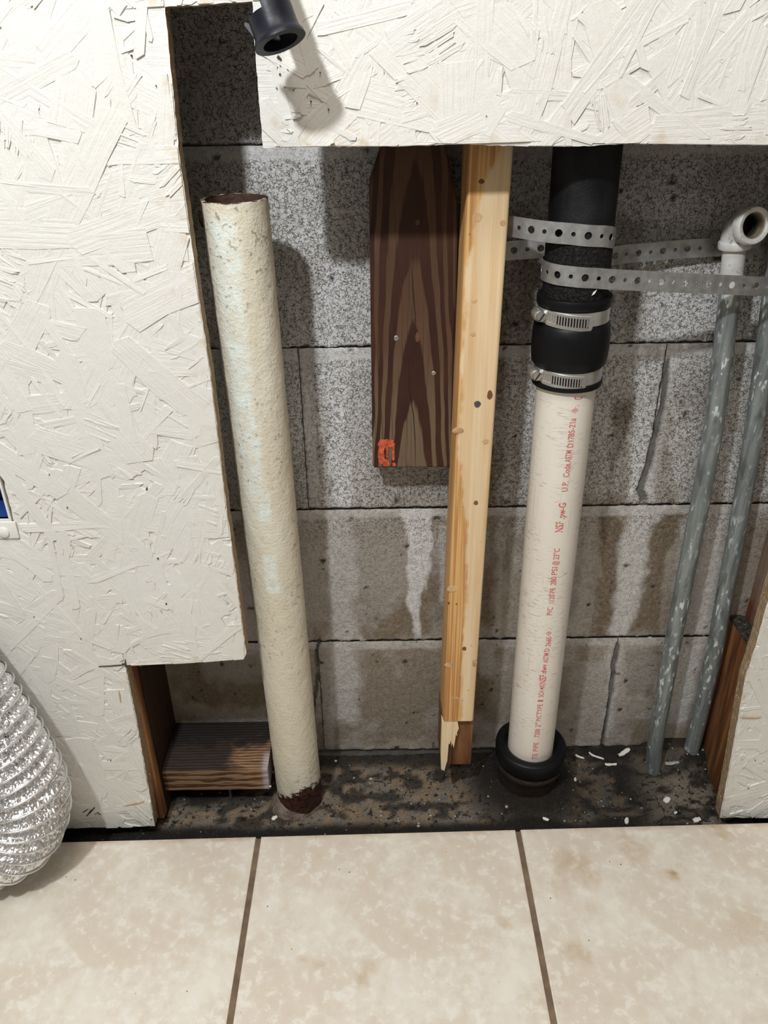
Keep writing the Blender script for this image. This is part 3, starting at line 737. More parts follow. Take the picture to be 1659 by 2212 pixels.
stuff(obj('strand_layer', stuff_mb, MAT['osb'], wall_front, False))
for m1 in singles: obj('strand', m1, MAT['osb'], wall_front, False)
# splinters torn out along the saw cuts
sp = MB(); r = random.Random(4)
def sliver(p, d, L, wd):
    p = np.array(p); d = np.array(d, float); d /= np.linalg.norm(d); s = np.cross(d, (0.3, 0.9, 0.2)); s /= np.linalg.norm(s); n = np.cross(d, s)
    sp.add([p+s*wd/2, p-s*wd/2, p+n*wd/2, p+d*L], [(0, 1, 3), (1, 2, 3), (2, 0, 3), (0, 2, 1)])
for (a, b), cnt in zip(list(zip(cut[:-1], cut[1:])), [12, 12, 16, 5, 6, 3, 10, 8, 12, 6, 10, 10, 6, 2, 6, 10, 8, 8, 8, 8, 6, 8, 4, 1, 6, 16, 16, 22, 16, 16]):
    L0 = math.hypot(b[0]-a[0], b[1]-a[1]); nx, nz = -(b[1]-a[1])/L0, (b[0]-a[0])/L0
    for k in range(cnt):
        t = r.random(); x = a[0]+(b[0]-a[0])*t; z = a[1]+(b[1]-a[1])*t; y = PY+r.uniform(0.001, PT-0.001)
        sliver((x, y, z), (nx+r.uniform(-1, 1)*.8, r.uniform(-.6, .2), nz+r.uniform(-.8, .8)), r.uniform(.0015, .005), r.uniform(.0006, .0016))
for q0 in range(7): sliver((-0.203+r.uniform(-.003, .003), PY+.008, 0.2605), (1, r.uniform(-.2, .2), r.uniform(-.9, -.2)), r.uniform(.006, .014), .0016)
stuff(obj('splinters', sp, MAT['splinter'], wall_front, False, fixn=True))

def mark(name, pts, wd, mat, dy=0.0034, label=None):
    mb = MB(); rows = []
    for i, (px, py) in enumerate(pts):
        P = W(px, py, PY); q = wd*(1 if 0 < i < len(pts)-1 else 0.3)
        j = min(i, len(pts)-2); A = W(*pts[j], PY); B = W(*pts[j+1], PY); L_ = math.hypot(B[0]-A[0], B[2]-A[2]); nx, nz = -(B[2]-A[2])/L_, (B[0]-A[0])/L_
        rows.append([(P[0]-nx*q, PY+.0005, P[2]-nz*q), (P[0]-nx*q*.7, PY-dy, P[2]-nz*q*.7), (P[0]+nx*q*.7, PY-dy, P[2]+nz*q*.7), (P[0]+nx*q, PY+.0005, P[2]+nz*q)])
    mb.grid(rows); o = obj(name, mb, mat, wall_front, False, fixn=True)
    if label: o['label'] = label
MAT['scuff'] = plain('dark_scuff', (0.05, 0.035, 0.025), 0.8)
MAT['tear'] = plain('bare_wood_tear', (0.46, 0.30, 0.18), 0.8)
mark('saw_kerf', [(214, 1437), (240, 1436), (262, 1434), (272, 1433)], .0006, MAT['scuff'], .0028, 'dark saw overcut beside the notch corner')
mark('saw_kerf', [(271, 1424), (272, 1433), (273, 1440)], .0006, MAT['scuff'], .0028)
mark('split', [(1598, 1547), (1615, 1548), (1632, 1548), (1642, 1546)], .0006, MAT['tear'], .0028, 'brown split in the right leg of the sheet')
mark('scuff', [(188, 1760), (197, 1750), (206, 1741)], .0014, MAT['scuff'], .0028); mark('scuff', [(180, 1752), (186, 1748), (192, 1744)], .0007, MAT['scuff'], .0028); mark('scuff', [(205, 1756), (212, 1752), (218, 1757)], .0008, MAT['scuff'], .0028)
mark('bare_tear', [(258, 1490), (260, 1500), (262, 1515)], .0011, MAT['tear'], .0026); mark('bare_tear', [(270, 1738), (290, 1734), (312, 1729)], .0008, MAT['tear'], .0026)
mark('staple', [(712, 314), (715, 308), (722, 307)], .0012, MAT['chip'], .0050, 'white staple on the lower edge'); mark('staple', [(716, 312), (720, 309)], .0010, MAT['scuff'], .0052)
mb = MB(); r = random.Random(19)
for px, py, q in [(604, 110, 2.2), (613, 107, 1.6), (602, 124, 3.0), (606, 128, 2.2), (606, 142, 1.2), (605, 160, 1.8), (622, 150, 1), (598, 190, 1.2), (672, 219, 1.6), (692, 157, 1.2), (710, 236, 1.4), (634, 195, .9), (318, 1054, 2.2), (342, 1204, 1.8), (360, 1302, 1.8), (147, 1094, 1.4), (108, 1023, 1.2), (285, 120, 1.4), (338, 185, 1.0), (176, 1377, 1), (900, 222, 1.2), (560, 300, 1), (1050, 250, 1), (75, 1330, 1), (240, 1640, 1), (1615, 1700, 1.2), (1630, 1640, 1)]:
    P = W(px, py, PY); ring = [(P[0]+q*.00042*math.cos(a)*r.uniform(.6, 1.3), PY-.0030, P[2]+q*.00042*math.sin(a)*r.uniform(.6, 1.5)) for a in [k*math.pi/4 for k in range(8)]]
    mb.grid([[(x, PY, z) for x, y, z in ring], ring], closev=True); mb.fan(ring)
stuff(obj('dirt_specks', mb, MAT['scuff'], wall_front, False, fixn=True))

# ------------------------------------------------------------------ framing
# left stud and furring behind the notch
def boards(mb, lo, hi, bev=.002, cuts=24, axis=2): mb.box(lo, hi, bev)
t = thing('wall_stud', (-0.228, -0.045, 0.0), 'dark brown wooden wall stud inside the low notch of the white panel on the left', 'stud')
mb = MB(); mb.box((-0.246, -0.1065, ZS), (-0.2100, -0.001, 0.80), .002); obj('stud_body', mb, MAT['darkstud'], t)
mb = MB(); mb.tube([(-0.2105, -0.066, 0.128), (-0.2090, -0.066, 0.128)], 0.0045, 12); obj('bolt_hole', mb, MAT['dirtch'], t)
t = thing('furring_strip', (-0.228, -0.108, 0.0), 'orange-brown furring strip on edge right behind the notched edge of the left white panel', 'furring strip')
mb = MB(); mb.box((-0.246, PY+PT+.0003, ZS+.02), (-0.2062, -0.1068, 0.78), .0015); obj('strip_body', mb, MAT['oldwood'], t)
# sill plate
t = thing('sill_plate', (-0.138, -0.045, 0.0), 'short cut wooden sill plate with black soot, lying low between stud and white pipe', 'plate')
mb = MB()
lo, hi = (-0.2096, -0.089, 0.0030), (-0.0685, -0.001, 0.0412)
n = 44
def face(o, du, dv, nu, nv):
    o = np.array(o); du = np.array(du); dv = np.array(dv)
    return [[o+du*(i/nu)+dv*(j/nv) for j in range(nv+1)] for i in range(nu+1)]
bmv = bmesh.new(); bmesh.ops.create_cube(bmv, size=1)
for v in bmv.verts: v.co = Vector([(lo[k]+hi[k])/2+v.co[k]*(hi[k]-lo[k]) for k in range(3)])
for ax_, nn_ in ((0, 46), (1, 30), (2, 12)):
    for k in range(1, nn_):
        no = [0, 0, 0]; no[ax_] = 1; co_ = [0, 0, 0]; co_[ax_] = lo[ax_]+(hi[ax_]-lo[ax_])*k/nn_
        bmesh.ops.bisect_plane(bmv, geom=list(bmv.verts)+list(bmv.edges)+list(bmv.faces), plane_co=co_, plane_no=no)
bmv.verts.index_update(); mb.add([v.co for v in bmv.verts], [[v.index for v in f.verts] for f in bmv.faces]); bmv.free()
V = np.array(mb.v); nn = fbm(V[:, 0]*45, V[:, 1]*45, 6)
s1 = sstep(-0.105, -0.140, V[:, 0]-0.012+0.07*(nn-0.5)-0.30*(V[:, 1]+0.045))*0.93
s2 = sstep(-0.056, -0.034, V[:, 1]+0.05*(nn-0.5))
s1 = np.maximum(s1, s2); s1 = s1*np.where(V[:, 2] > 0.039, 1, 0.35)
fr = sstep(-0.080, -0.070, V[:, 0]+0.01*(nn-0.5))*sstep(-.05, -.07, V[:, 1])  # paler towards the front of the cut end
mb.at['soot'] = ('FLOAT', s1); mb.at['pale_end'] = ('FLOAT', fr)
obj('plate_body', mb, MAT['plate'], t)
mb = MB(); mb.tube([(-0.128, -0.072, 0.0045), (-0.127, -0.074, ZS-0.002)], 0.0022, 10); obj('nail', mb, MAT['nail'], t).__setitem__('label', 'rusty nail under the plate')
mb = MB(); mb.tube([(-0.0690, -0.0870, 0.0062), (-0.0665, -0.0880, 0.0058)], 0.0022, 12); obj('nail', mb, MAT['bright'], t).__setitem__('label', 'bright nail tip at the cut end')

# light pine stud
SX0, SX1, SY0, SY1 = 0.1645, 0.2035, -0.089, -0.030
t = thing('pine_stud', (0.185, -0.06, 0.035), 'pale yellow pine stud, broken at its foot, upright beside the dark hanging board', 'stud')
def skewx(z): return 0.0060*(z-0.12)/0.67
def stud_body():
    mb = MB(); nz = 320; prof = []
    r_ = 0.003
    pr = [(SX0+r_+(SX1-SX0-2*r_)*k_/16, SY0) for k_ in range(17)]+[ (SX1-r_*.3, SY0+r_*.3), (SX1, SY0+r_), (SX1, (SY0+SY1)/2), (SX1, SY1), (SX0, SY1), (SX0, (SY0+SY1)/2), (SX0, SY0+r_), (SX0+r_*.3, SY0+r_*.3)]
    rows = [];
    for i in range(nz+1):
        z = 0.1216+(0.87-0.1216)*i/nz; rows.append([(x+skewx(z), y, z) for x, y in pr])
    mb.grid(rows, closev=True); mb.fan(rows[0], flip=True); mb.fan(rows[-1])
    V = np.array(mb.v); x = (V[:, 0]-np.vectorize(skewx)(V[:, 2])-SX0)/(SX1-SX0); z = V[:, 2]
    lim = np.interp(z, [0.12, 0.22, 0.36, 0.45, 0.50, 0.70, 0.76, 0.80], [0.56, 0.48, 0.50, 0.30, 0.05, 0.05, 0.35, 0.75])
    front = V[:, 1] < SY0+0.003
    lim = lim+0.28*(fbm(z*35, x*3, 91)-0.5)+0.10*(fbm(z*160, x*6, 92)-0.5)
    he = np.where(front, sstep(lim+.07, lim-.04, x), np.where(x < 0.5, 1.0, 0.15))
    kn = np.zeros(len(V))
    mb.at['heart'] = ('FLOAT', he*0.95); mb.at['knot'] = ('FLOAT', kn)
    return mb
so = obj('stud_body', stud_body(), MAT['stud'], t, True, 50)
def disk(px, py, Y, rx, rz, mat, parent, name, label=None, dy=0.0007, tilt=0, inset=0.0):
    P = W(px, py, Y); mb = MB(); seg = 16
    r1 = []; r2 = []; r3 = []
    for k in range(seg):
        a = 2*math.pi*k/seg; c_, s_ = math.cos(a), math.sin(a); j = 1+0.10*math.sin(3*a+px)
        X_ = rx*c_*j*math.cos(tilt)-rz*s_*math.sin(tilt); Z_ = rx*c_*j*math.sin(tilt)+rz*s_*math.cos(tilt)
        r1.append((P[0]+X_, Y+0.001, P[2]+Z_)); r2.append((P[0]+X_, Y-dy*0.6, P[2]+Z_)); r3.append((P[0]+X_*.75, Y-dy, P[2]+Z_*.75))
    mb.grid([r1, r2, r3], closev=True); mb.fan(r3)
    o = obj(name, mb, mat, parent, True, 60, fixn=True)
    if label: o['label'] = label
    return o
MAT['knot'] = plain('pine_knot', (0.53, 0.335, 0.165), 0.6, 0, 400, 0.5, 0.0006, 0.35)
MAT['knotd'] = plain('dark_pine_knot', (0.16, 0.07, 0.03), 0.6, 0, 400, 0.5, 0.0006, 0.4)
disk(1031, 873, SY0, .0034, .0036, MAT['nail'], t, 'nail_head', 'grey nail head')
for px, py, rx, rz, mk in [(1031, 470, .0042, .0040, 'knot'), (1086, 482, .0026, .0026, 'knot'), (1040, 392, .0026, .0020, 'knotd'), (1024, 650, .0026, .0020, 'knot'), (1058, 853, .0028, .0050, 'knotd'), (990, 930, .0060, .0034, 'knot'), (1049, 954, .0034, .0030, 'knot'), (1028, 1086, .0024, .0028, 'knotd'), (977, 1272, .0060, .0045, 'knot'), (1003, 1401, .0026, .0030, 'knotd'), (972, 1436, .0062, .0036, 'knot'), (1025, 1432, .0030, .006, 'knot'), (983, 1508, .005, .0020, 'knot'), (1022, 722, .0026, .0022, 'knot'), (969, 1303, .0010, .0012, 'knotd'), (986, 1305, .0010, .0012, 'knotd')]:
    disk(px, py, SY0, rx, rz, MAT[mk], t, 'knot', None, 0.00035)
mb = MB(); mb.box((SX0-.0010, SY0+.0085, 0.0345), (SX1+.0015, SY1, 0.1225), .002)
V = mb; obj('broken_foot', mb, MAT['rot'], t)['label'] = 'dark brown rotten foot'
mb = MB(); r = random.Random(3)            # fresh pale wood standing proud on the left of the foot, torn off in points
xl = SX0-.0014; zt = 0.1208
edge_pts = [(0.0200, 0.1208), (0.0222, 0.108), (0.0200, 0.101), (0.0205, 0.094), (0.0188, 0.098), (0.0180, 0.087), (0.0165, 0.073), (0.0152, 0.079), (0.0142, 0.083), (0.0135, 0.075), (0.0125, 0.088), (0.0112, 0.080), (0.0098, 0.082), (0.0092, 0.064), (0.0088, 0.050), (0.0070, 0.042), (0.0055, 0.032)]
pf = [(xl, zt), (xl, 0.060), (xl+.001, 0.034)]+[(xl+a, z) for a, z in edge_pts[::-1]]
fr = [(x, SY0+0.0008, z) for x, z in pf]; bk = [(x, SY0+.012, z) for x, z in pf]
bm = bmesh.new(); vs = [bm.verts.new(p) for p in fr]; f = bm.faces.new(vs)
ex = bmesh.ops.extrude_face_region(bm, geom=[f])
for v in [g for g in ex['geom'] if isinstance(g, bmesh.types.BMVert)]: v.co.y += 0.012
bmesh.ops.recalc_face_normals(bm, faces=bm.faces); bmesh.ops.triangulate(bm, faces=bm.faces); bm.verts.index_update()
mb.add([v.co for v in bm.verts], [[v.index for v in f.verts] for f in bm.faces]); bm.free()
obj('splinter', mb, MAT['splinter'], t, False)['label'] = 'pale splintered wood torn into points'

# dark treated board hanging on the wall
t = thing('hanging_board', (0.1245, -0.019, 0.46), 'dark brown treated board hung flat on the block wall, orange mark at its lower corner', 'board')
fp = [(0.0797, 0.4606), (0.1692, 0.4600), (0.1685, 0.60), (0.1674, 0.7419), (0.1549, 0.7909), (0.1535, 0.86), (0.0931, 0.86), (0.0931, 0.7916), (0.0817, 0.7596), (0.0805, 0.60)]
bm = bmesh.new(); vs = [bm.verts.new((x, -0.038, z)) for x, z in fp]; f = bm.faces.new(vs)
ex = bmesh.ops.extrude_face_region(bm, geom=[f])
for v in [g for g in ex['geom'] if isinstance(g, bmesh.types.BMVert)]: v.co.y = -0.0006
bmesh.ops.recalc_face_normals(bm, faces=bm.faces); bmesh.ops.bevel(bm, geom=[e for e in bm.edges], offset=.0014, segments=2, affect='EDGES'); bm.verts.index_update()
mb = MB(); mb.add([v.co for v in bm.verts], [[v.index for v in f.verts] for f in bm.faces]); bm.free()
obj('board_body', mb, MAT['board'], t, True, 40)
MAT['boardknot'] = plain('board_knot', (0.12, 0.05, 0.022), 0.6, 0, 300, 0.4, 0.001, 0.4)
disk(856, 730, -0.038, .0026, .0026, MAT['bright'], t, 'nail_head', 'bright nail head')
disk(937, 806, -0.038, .0024, .0022, MAT['bright'], t, 'nail_head', 'bright nail head')
disk(902, 728, -0.038, .0024, .0055, MAT['boardknot'], t, 'knot', 'small orange-brown knot', 0.0005)
disk(902, 480, -0.038, .0020, .0030, MAT['boardknot'], t, 'knot', None, 0.0005)
def strip(pts, wd, Y, mat, parent, name, dy=0.0004, label=None):
    mb = MB(); rows = []
    for i, (px, py) in enumerate(pts):
        P = W(px, py, Y); q = wd*(1 if 0 < i < len(pts)-1 else 0.25)
        rows.append([(P[0]-q, Y+.0005, P[2]), (P[0]-q*.6, Y-dy, P[2]), (P[0]+q*.6, Y-dy, P[2]), (P[0]+q, Y+.0005, P[2])])
    mb.grid(rows); o = obj(name, mb, mat, parent, False, fixn=True)
    if label: o['label'] = label
MAT['crack'] = plain('crack_shadow_dirt', (0.006, 0.004, 0.003), 0.9)
strip([(888, 570), (892, 620), (897, 680), (899, 765)], .0006, -0.038, MAT['crack'], t, 'crack', 0.00015)
strip([(882, 770), (884, 845), (893, 895), (896, 940), (898, 1008)], .0007, -0.038, MAT['crack'], t, 'crack', 0.00015)
strip([(873, 900), (877, 1008)], .0005, -0.038, MAT['crack'], t, 'crack', 0.00015)
mb = MB(); r = random.Random(21)
def blob(cx, cy, hw, hh, seed, holes=()):
    P0 = W(cx, cy, -0.038); n = 44; ring = []
    rr = random.Random(seed)
    for k in range(n):
        a = 2*math.pi*k/n; c_, s_ = math.cos(a), math.sin(a); e = 0.55
        x = hw*math.copysign(abs(c_)**e, c_)*(1+rr.uniform(-.34, .20)); z = hh*math.copysign(abs(s_)**e, s_)*(1+rr.uniform(-.12, .08))
        P = W(cx+x, cy-z, -0.0384-0.00012*seed); ring.append(P)
    mb.fan(ring); b2 = [(x, -0.0376, z) for x, y, z in ring]; mb.grid([ring, b2], closev=True)
blob(824, 975, 7, 27, 1); blob(838, 958, 13, 9, 2); blob(850, 976, 3, 20, 3); blob(834, 1000, 8, 8, 4); blob(836, 975, 3, 14, 5); blob(851, 1004, 4, 4, 6)
obj('paint_mark', mb, MAT['orange'], t, False, fixn=True)['label'] = 'orange-red paint mark'

# right: short charred piece and taller stud behind it
t = thing('charred_stub', (0.56, -0.045, ZS), 'short brown board stub with blackened sawn top beside the right white panel', 'board')
mb = MB(); mb.box((0.5505, -0.089, ZS-.004), (0.5688, -0.001, 0.2165), .0015); obj('stub_body', mb, MAT['oldwood'], t)
mb = MB(); n_ = 16; rows = []
for i in range(9):
    rows.append([(0.5502+0.0190*i/8, -0.0895+0.0890*j/n_, 0.2165+0.0022*rng.random()*(0 < i < 8)+0.0006) for j in range(n_+1)])
mb.grid(rows); rim = [rows[0][0], rows[-1][0], rows[-1][-1], rows[0][-1]]
lw = [(0.5502, -0.0895, 0.2130), (0.5692, -0.0895, 0.2130), (0.5692, -0.0005, 0.2130), (0.5502, -0.0005, 0.2130)]
mb.grid([rim, lw], closev=True)
obj('sawn_top', mb, MAT['endg'], t, False, fixn=True)['label'] = 'blackened end grain'
t = thing('framing_stud', (0.59, -0.045, ZS), 'taller grey-brown stud rising behind the short charred stub at the right edge', 'stud')
mb = MB(); mb.box((0.5692, -0.089, ZS-.004), (0.607, -0.001, 1.1), .002); obj('stud_body', mb, MAT['palef'], t)

# ------------------------------------------------------------------ left painted steel pipe
A0, A1 = np.array((-0.0300, -0.0750, ZS-0.004)), np.array((-0.0385, -0.0915, 0.7560))
ax = (A1-A0)/np.linalg.norm(A1-A0); LP = np.linalg.norm(A1-A0)
t = thing('standpipe', tuple(A0), 'off-white painted steel standpipe with open rusty top, tall on the left', 'pipe')
def pipe1():
    mb = MB(); seg = 64; nh = 260
    N = np.array([0., -1, 0]); N = N-(N@ax)*ax; N /= np.linalg.norm(N); B = np.cross(ax, N)
    rows = []; hs = np.linspace(0, LP, nh+1); R = 0.0302
    for h in hs:
        row = []
        for k in range(seg):
            a = 2*math.pi*k/seg
            row.append((h, a))
        rows.append(row)
    Hh = np.array([[p[0] for p in rw] for rw in rows]); Aa = np.array([[p[1] for p in rw] for rw in rows])
    cx = np.cos(Aa); cy = np.sin(Aa)
    nz = fbm(cx*4+Hh*60, cy*4+Hh*37, 51)
    r_ = R+0.0011*(nz-0.5)+0.0007*(fbm(Aa*9, Hh*180, 53)-0.5)
    P = A0+ax*Hh[..., None]+r_[..., None]*(np.cos(Aa)[..., None]*N+np.sin(Aa)[..., None]*B)
    # top edge slightly chipped
    P[-1] += ax*(0.0005*(fbm(Aa[-1]*3, Aa[-1]*0, 55)-0.5))[..., None]
    b = mb.grid(P, closev=True)
    n_out = len(mb.v)
    rim = [[A1+ax*dz+rr*(math.cos(2*math.pi*k/seg)*N+math.sin(2*math.pi*k/seg)*B) for k in range(seg)] for rr, dz in ((0.0298, 0.0006), (0.0266, 0.0004))]
    top = [list(p) for p in P[-1]]
    mb.grid([top, rim[0], rim[1]], closev=True)
    rust = np.zeros(len(mb.v)); pale = np.zeros(len(mb.v))
    d = Hh; nn = fbm(Aa*2.2, Hh*50, 57)
    ru = 0.62*sstep(0.045, 0.0, d-0.02+0.02*np.sin(Aa-2.2)+0.02*(nn-0.5))          # foot
    ru = np.maximum(ru, sstep(0.055, 0.01, d)*sstep(0.2, 0.9, np.sin(Aa))*0.75)
    tp = LP-d; ru = np.maximum(ru, 0.36*sstep(0.010, 0.0, tp+0.006*(nn-0.5))); ru = np.maximum(ru, 0.32*sstep(0.05, 0.0, tp)*sstep(-0.2, -0.7, np.sin(Aa)))
    ru = np.maximum(ru, 0.28*sstep(0.06, 0.01, tp))
    rust[:ru.size] = ru.ravel(); rust[n_out:] = 0.30+0.22*rng.random()
    # pale greenish-white repaint: upper left stripe and patches down the front
    aa = np.angle(np.exp(1j*(Aa-(-0.30))))
    hgt = A0[2]+ax[2]*Hh
    pl = sstep(0.55, 0.25, np.abs(aa-0.0)+0.3*(nn-0.5))*sstep(0.38, 0.55, hgt)*sstep(0.752, 0.735, hgt)
    for zc, zh in ((0.453, .022), (0.375, .022), (0.352, .012)):
        pl = np.maximum(pl, sstep(0.28, 0.18, np.abs(np.angle(np.exp(1j*(Aa-0.02))))+0.25*(nn-0.5))*sstep(zh, zh*.6, np.abs(hgt-zc)))
    pale[:pl.size] = pl.ravel()
    mb.at['rust'] = ('FLOAT', rust); mb.at['pale'] = ('FLOAT', pale)
    return mb, N, B
mb, N1, B1 = pipe1()
obj('pipe_body', mb, MAT['pipe'], t, True, 60)
mb = MB(); seg = 48
mb.grid([[A1+ax*dz+rr*(math.cos(2*math.pi*k/seg)*N1+math.sin(2*math.pi*k/seg)*B1) for k in range(seg)] for rr, dz in ((0.0270, 0.0003), (0.0264, -0.004), (0.0262, -0.25))], closev=True, flip=True)
mb.fan([A1-ax*0.25+0.0262*(math.cos(2*math.pi*k/seg)*N1+math.sin(2*math.pi*k/seg)*B1) for k in range(seg)])
obj('bore', mb, MAT['rustin'], t, True, 60)['label'] = 'rusty dark inside of the pipe mouth'
mb = MB(); c0 = A1-ax*0.018+B1*(-0.0310)*1.0
bmv = bmesh.new(); bmesh.ops.create_icosphere(bmv, subdivisions=2, radius=0.0042)
for v in bmv.verts: v.co *= 1+rng.uniform(-.25, .2); v.co.z *= 1.6
side = -1 if B1[0] > 0 else 1
c0 = A1-ax*0.017+B1*side*0.0306
bmv.verts.index_update(); mb.add([v.co+Vector(c0) for v in bmv.verts], [[v.index for v in f.verts] for f in bmv.faces]); bmv.free()
obj('rust_lump', mb, MAT['rustin'], t, True, 0)['label'] = 'lump of rust scale on the rim'
mb = MB(); rows = []
for i, u in enumerate((0.0, 0.25, 0.5, 0.75, 1.0)):
    row = []
    for k in range(48):
        a = 2*math.pi*k/48; wl = max(0.0, math.cos(a-3.55))**1.5; wid = 0.0025+0.0125*wl+0.0015*math.sin(5*a)
        row.append((A0[0]+(0.0302+wid*u)*math.cos(a), A0[1]+(0.0302+wid*u)*math.sin(a), ZS+(0.004+0.012*wl)*(1-u*u)-0.006*u+0.0015*math.sin(7*a+9*u)))
    rows.append(row)
mb.grid(rows, closev=True)
tag(obj('cement_collar', mb, MAT['cement'], None, True, 60, base=(A0[0], A0[1], ZS), fixn=True), 'lumpy pinkish cement collar round the foot of the tall off-white pipe', 'cement')

# ------------------------------------------------------------------ drain stack: black pipe, coupling, PVC, donut, hub
def SA(z): return np.array((0.2800+0.0062*max(0, (0.66-z))/0.63-0.0022*max(0, z-0.66)/0.13, -0.0750+0.0090*max(0, (0.60-z))/0.60, z))
t = thing('upper_drain_pipe', tuple(SA(0.64)), 'black cast iron drain pipe coming down from behind the panel into the rubber coupling', 'pipe')
mb = MB(); zz = [0.98, 0.80, 0.730, 0.727]
mb.lathe([(0.0270, 0), (0.0306, 0), (0.0306, 0.40), (0.0306, 0.41)], SA(0.717), (SA(0.9)-SA(0.717)), 56)
obj('smooth_pipe', mb, MAT['abs'], t, True, 40)
mb = MB(); mb.lathe([(0.0306, 0.074), (0.0314, 0.0735), (0.0314, 0.0), (0.0270, 0)], SA(0.643), SA(0.717)-SA(0.643), 56, )
obj('rough_end', mb, MAT['iron'], t, True, 40, fixn=True)['label'] = 'rough grainy lower end of the pipe'
mb = MB(); sliver0 = W(1283, 632, -0.1065)
mb.add([(sliver0[0]-.002, sliver0[1], sliver0[2]-.003), (sliver0[0]+.0025, sliver0[1]-.0006, sliver0[2]+.003), (sliver0[0]+.0005, sliver0[1]-.001, sliver0[2]-.001), (sliver0[0], sliver0[1]+.002, sliver0[2])], [(0, 2, 1), (0, 1, 3), (1, 2, 3), (2, 0, 3)])
obj('label_scrap', mb, MAT['chip'], t, False, fixn=True)['label'] = 'tiny white scrap stuck to the pipe'

t = thing('rubber_coupling', tuple(SA(0.575)), 'black rubber coupling held by two steel hose clamps between black and white drain pipes', 'coupling')
o0 = SA(0.574); a0 = SA(0.664)-SA(0.574)
mb = MB()
prof = [(0.0304, 0.000), (0.0352, 0.000), (0.0356, 0.0012), (0.0356, 0.0048), (0.0350, 0.0060), (0.0335, 0.0066), (0.0335, 0.0195), (0.0345, 0.0205), (0.0372, 0.0230), (0.0380, 0.030), (0.0385, 0.040), (0.0382, 0.052), (0.0374, 0.0610), (0.0352, 0.0640), (0.0342, 0.0650), (0.0342, 0.0800), (0.0352, 0.0806), (0.0362, 0.0820), (0.0364, 0.0880), (0.0358, 0.0896), (0.0316, 0.0898), (0.0314, 0.0850)]
mb.lathe(prof, o0, a0, 64); obj('sleeve', mb, MAT['rubber'], t, True, 50)
def clamp(zc, parent, R):
    a = a0/np.linalg.norm(a0); c = o0+a*zc
    e1 = np.array([0., -1, 0]); e1 = e1-(e1@a)*a; e1 /= np.linalg.norm(e1); e2 = np.cross(a, e1)
    if e2[0] < 0: e2 = -e2
    def P(th, h, r): return c+a*h+r*(math.cos(th)*e1+math.sin(th)*e2)       # th = 0 faces the room, + to the right
    root = thing.__globals__['bpy'].data.objects.new('hose_clamp', None); COL.objects.link(root); root.parent = parent
    root.location = c-np.array(parent['_o']); root['_o'] = [float(x) for x in c]
    mb = MB(); n = 72; hw = 0.0066; rows = []
    for k in range(n):
        th = 2*math.pi*k/n; rows.append([P(th, -hw, R), P(th, -hw, R+.0007), P(th, hw, R+.0007), P(th, hw, R)])
    mb.grid(rows, closeu=True); obj('band', mb, MAT['steel'], root, True, 40, fixn=True)
    # slotted tongue running from the screw over the front
    mb = MB(); th0, th1 = -0.98, 0.22; ns = 15; r1 = R+.0012; tk = 0.0007; hw2 = 0.0070
    def cell(ta, tb, ha, hb, up=True):
        q = [P(ta, ha, r1+tk), P(tb, ha, r1+tk), P(tb, hb, r1+tk), P(ta, hb, r1+tk)]; u = [P(ta, ha, r1-.0006), P(tb, ha, r1-.0006), P(tb, hb, r1-.0006), P(ta, hb, r1-.0006)]
        mb.add(q+u, [(0, 1, 2, 3), (4, 7, 6, 5), (0, 4, 5, 1), (1, 5, 6, 2), (2, 6, 7, 3), (3, 7, 4, 0)])
    dth = (th1-th0)/(ns+1); tilt = 0.0
    def drop(th): return -0.0036*(th-th0)/(th1-th0)
    for i in range(ns+1):
        ta = th0+i*dth; d = drop(ta)
        cell(ta, ta+dth, hw2-0.0024+d, hw2+d); cell(ta, ta+dth, -hw2+d, -hw2+0.0030+d)
        cell(ta, ta+dth*0.48, -hw2+0.0030+d, hw2-0.0024+d)
    d = drop(th1)
    q = [P(th1, -hw2+d, r1+tk), P(th1+.06, -hw2+d, r1+tk), P(th1+.11, -hw2+.003+d, r1+tk), P(th1+.11, hw2-.003+d, r1+tk), P(th1+.06, hw2+d, r1+tk), P(th1, hw2+d, r1+tk)]
    u = [tuple(np.array(x)-tk*1.5*e1) for x in q]; mb.add(q+u, [tuple(range(6)), tuple(range(11, 5, -1))]+[(i, (i+1) % 6, (i+1) % 6+6, i+6) for i in range(6)])
    sl = MB(); rows = []
    for k in range(13):
        th = th0+0.30+(th1-th0-0.32)*k/12; d_ = drop(th); rows.append([P(th, -hw2+0.0022+d_, r1-.0002), P(th, hw2-0.0018+d_, r1-.0002)])
    sl.grid(rows); obj('slot_shade', sl, MAT['rubber'], root, False)  # black sheet added under the tongue as the shade in its slots
    obj('slotted_tongue', mb, MAT['steel'], root, False, fixn=True)
    # screw housing and screw; the screw lies along the band, its head looks to the room
    ths = -1.12; hc = P(ths, 0.0005, R+.0050); tdir = np.array(P(ths+.01, 0, R))-np.array(P(ths-.01, 0, R)); tdir = tdir/np.linalg.norm(tdir)
    hd = 0.72*tdir+0.70*e1-0.10*a; hd = np.array(hd); hd /= np.linalg.norm(hd)
    hc = np.array(hc)
    mb = MB(); mb.lathe([(0.0, -.011), (0.0052, -.011), (0.0060, -.009), (0.0060, 0.0), (0.0052, 0.0012)], hc, hd, 24); obj('screw_housing', mb, MAT['steel'], root, True, 50, fixn=True)
    mb = MB(); mb.lathe([(0.0056, -.002), (0.0056, 0.0015), (0.0050, 0.0030)], hc, hd, 6); mb.lathe([(0.0046, 0.0030), (0.0044, 0.0040), (0.0008, 0.0041), (0.0, 0.0041)], hc, hd, 24)
    s1 = np.cross(hd, a); s1 /= np.linalg.norm(s1); s2 = np.cross(hd, s1)
    obj('screw_head', mb, MAT['steel'], root, True, 30, fixn=True)
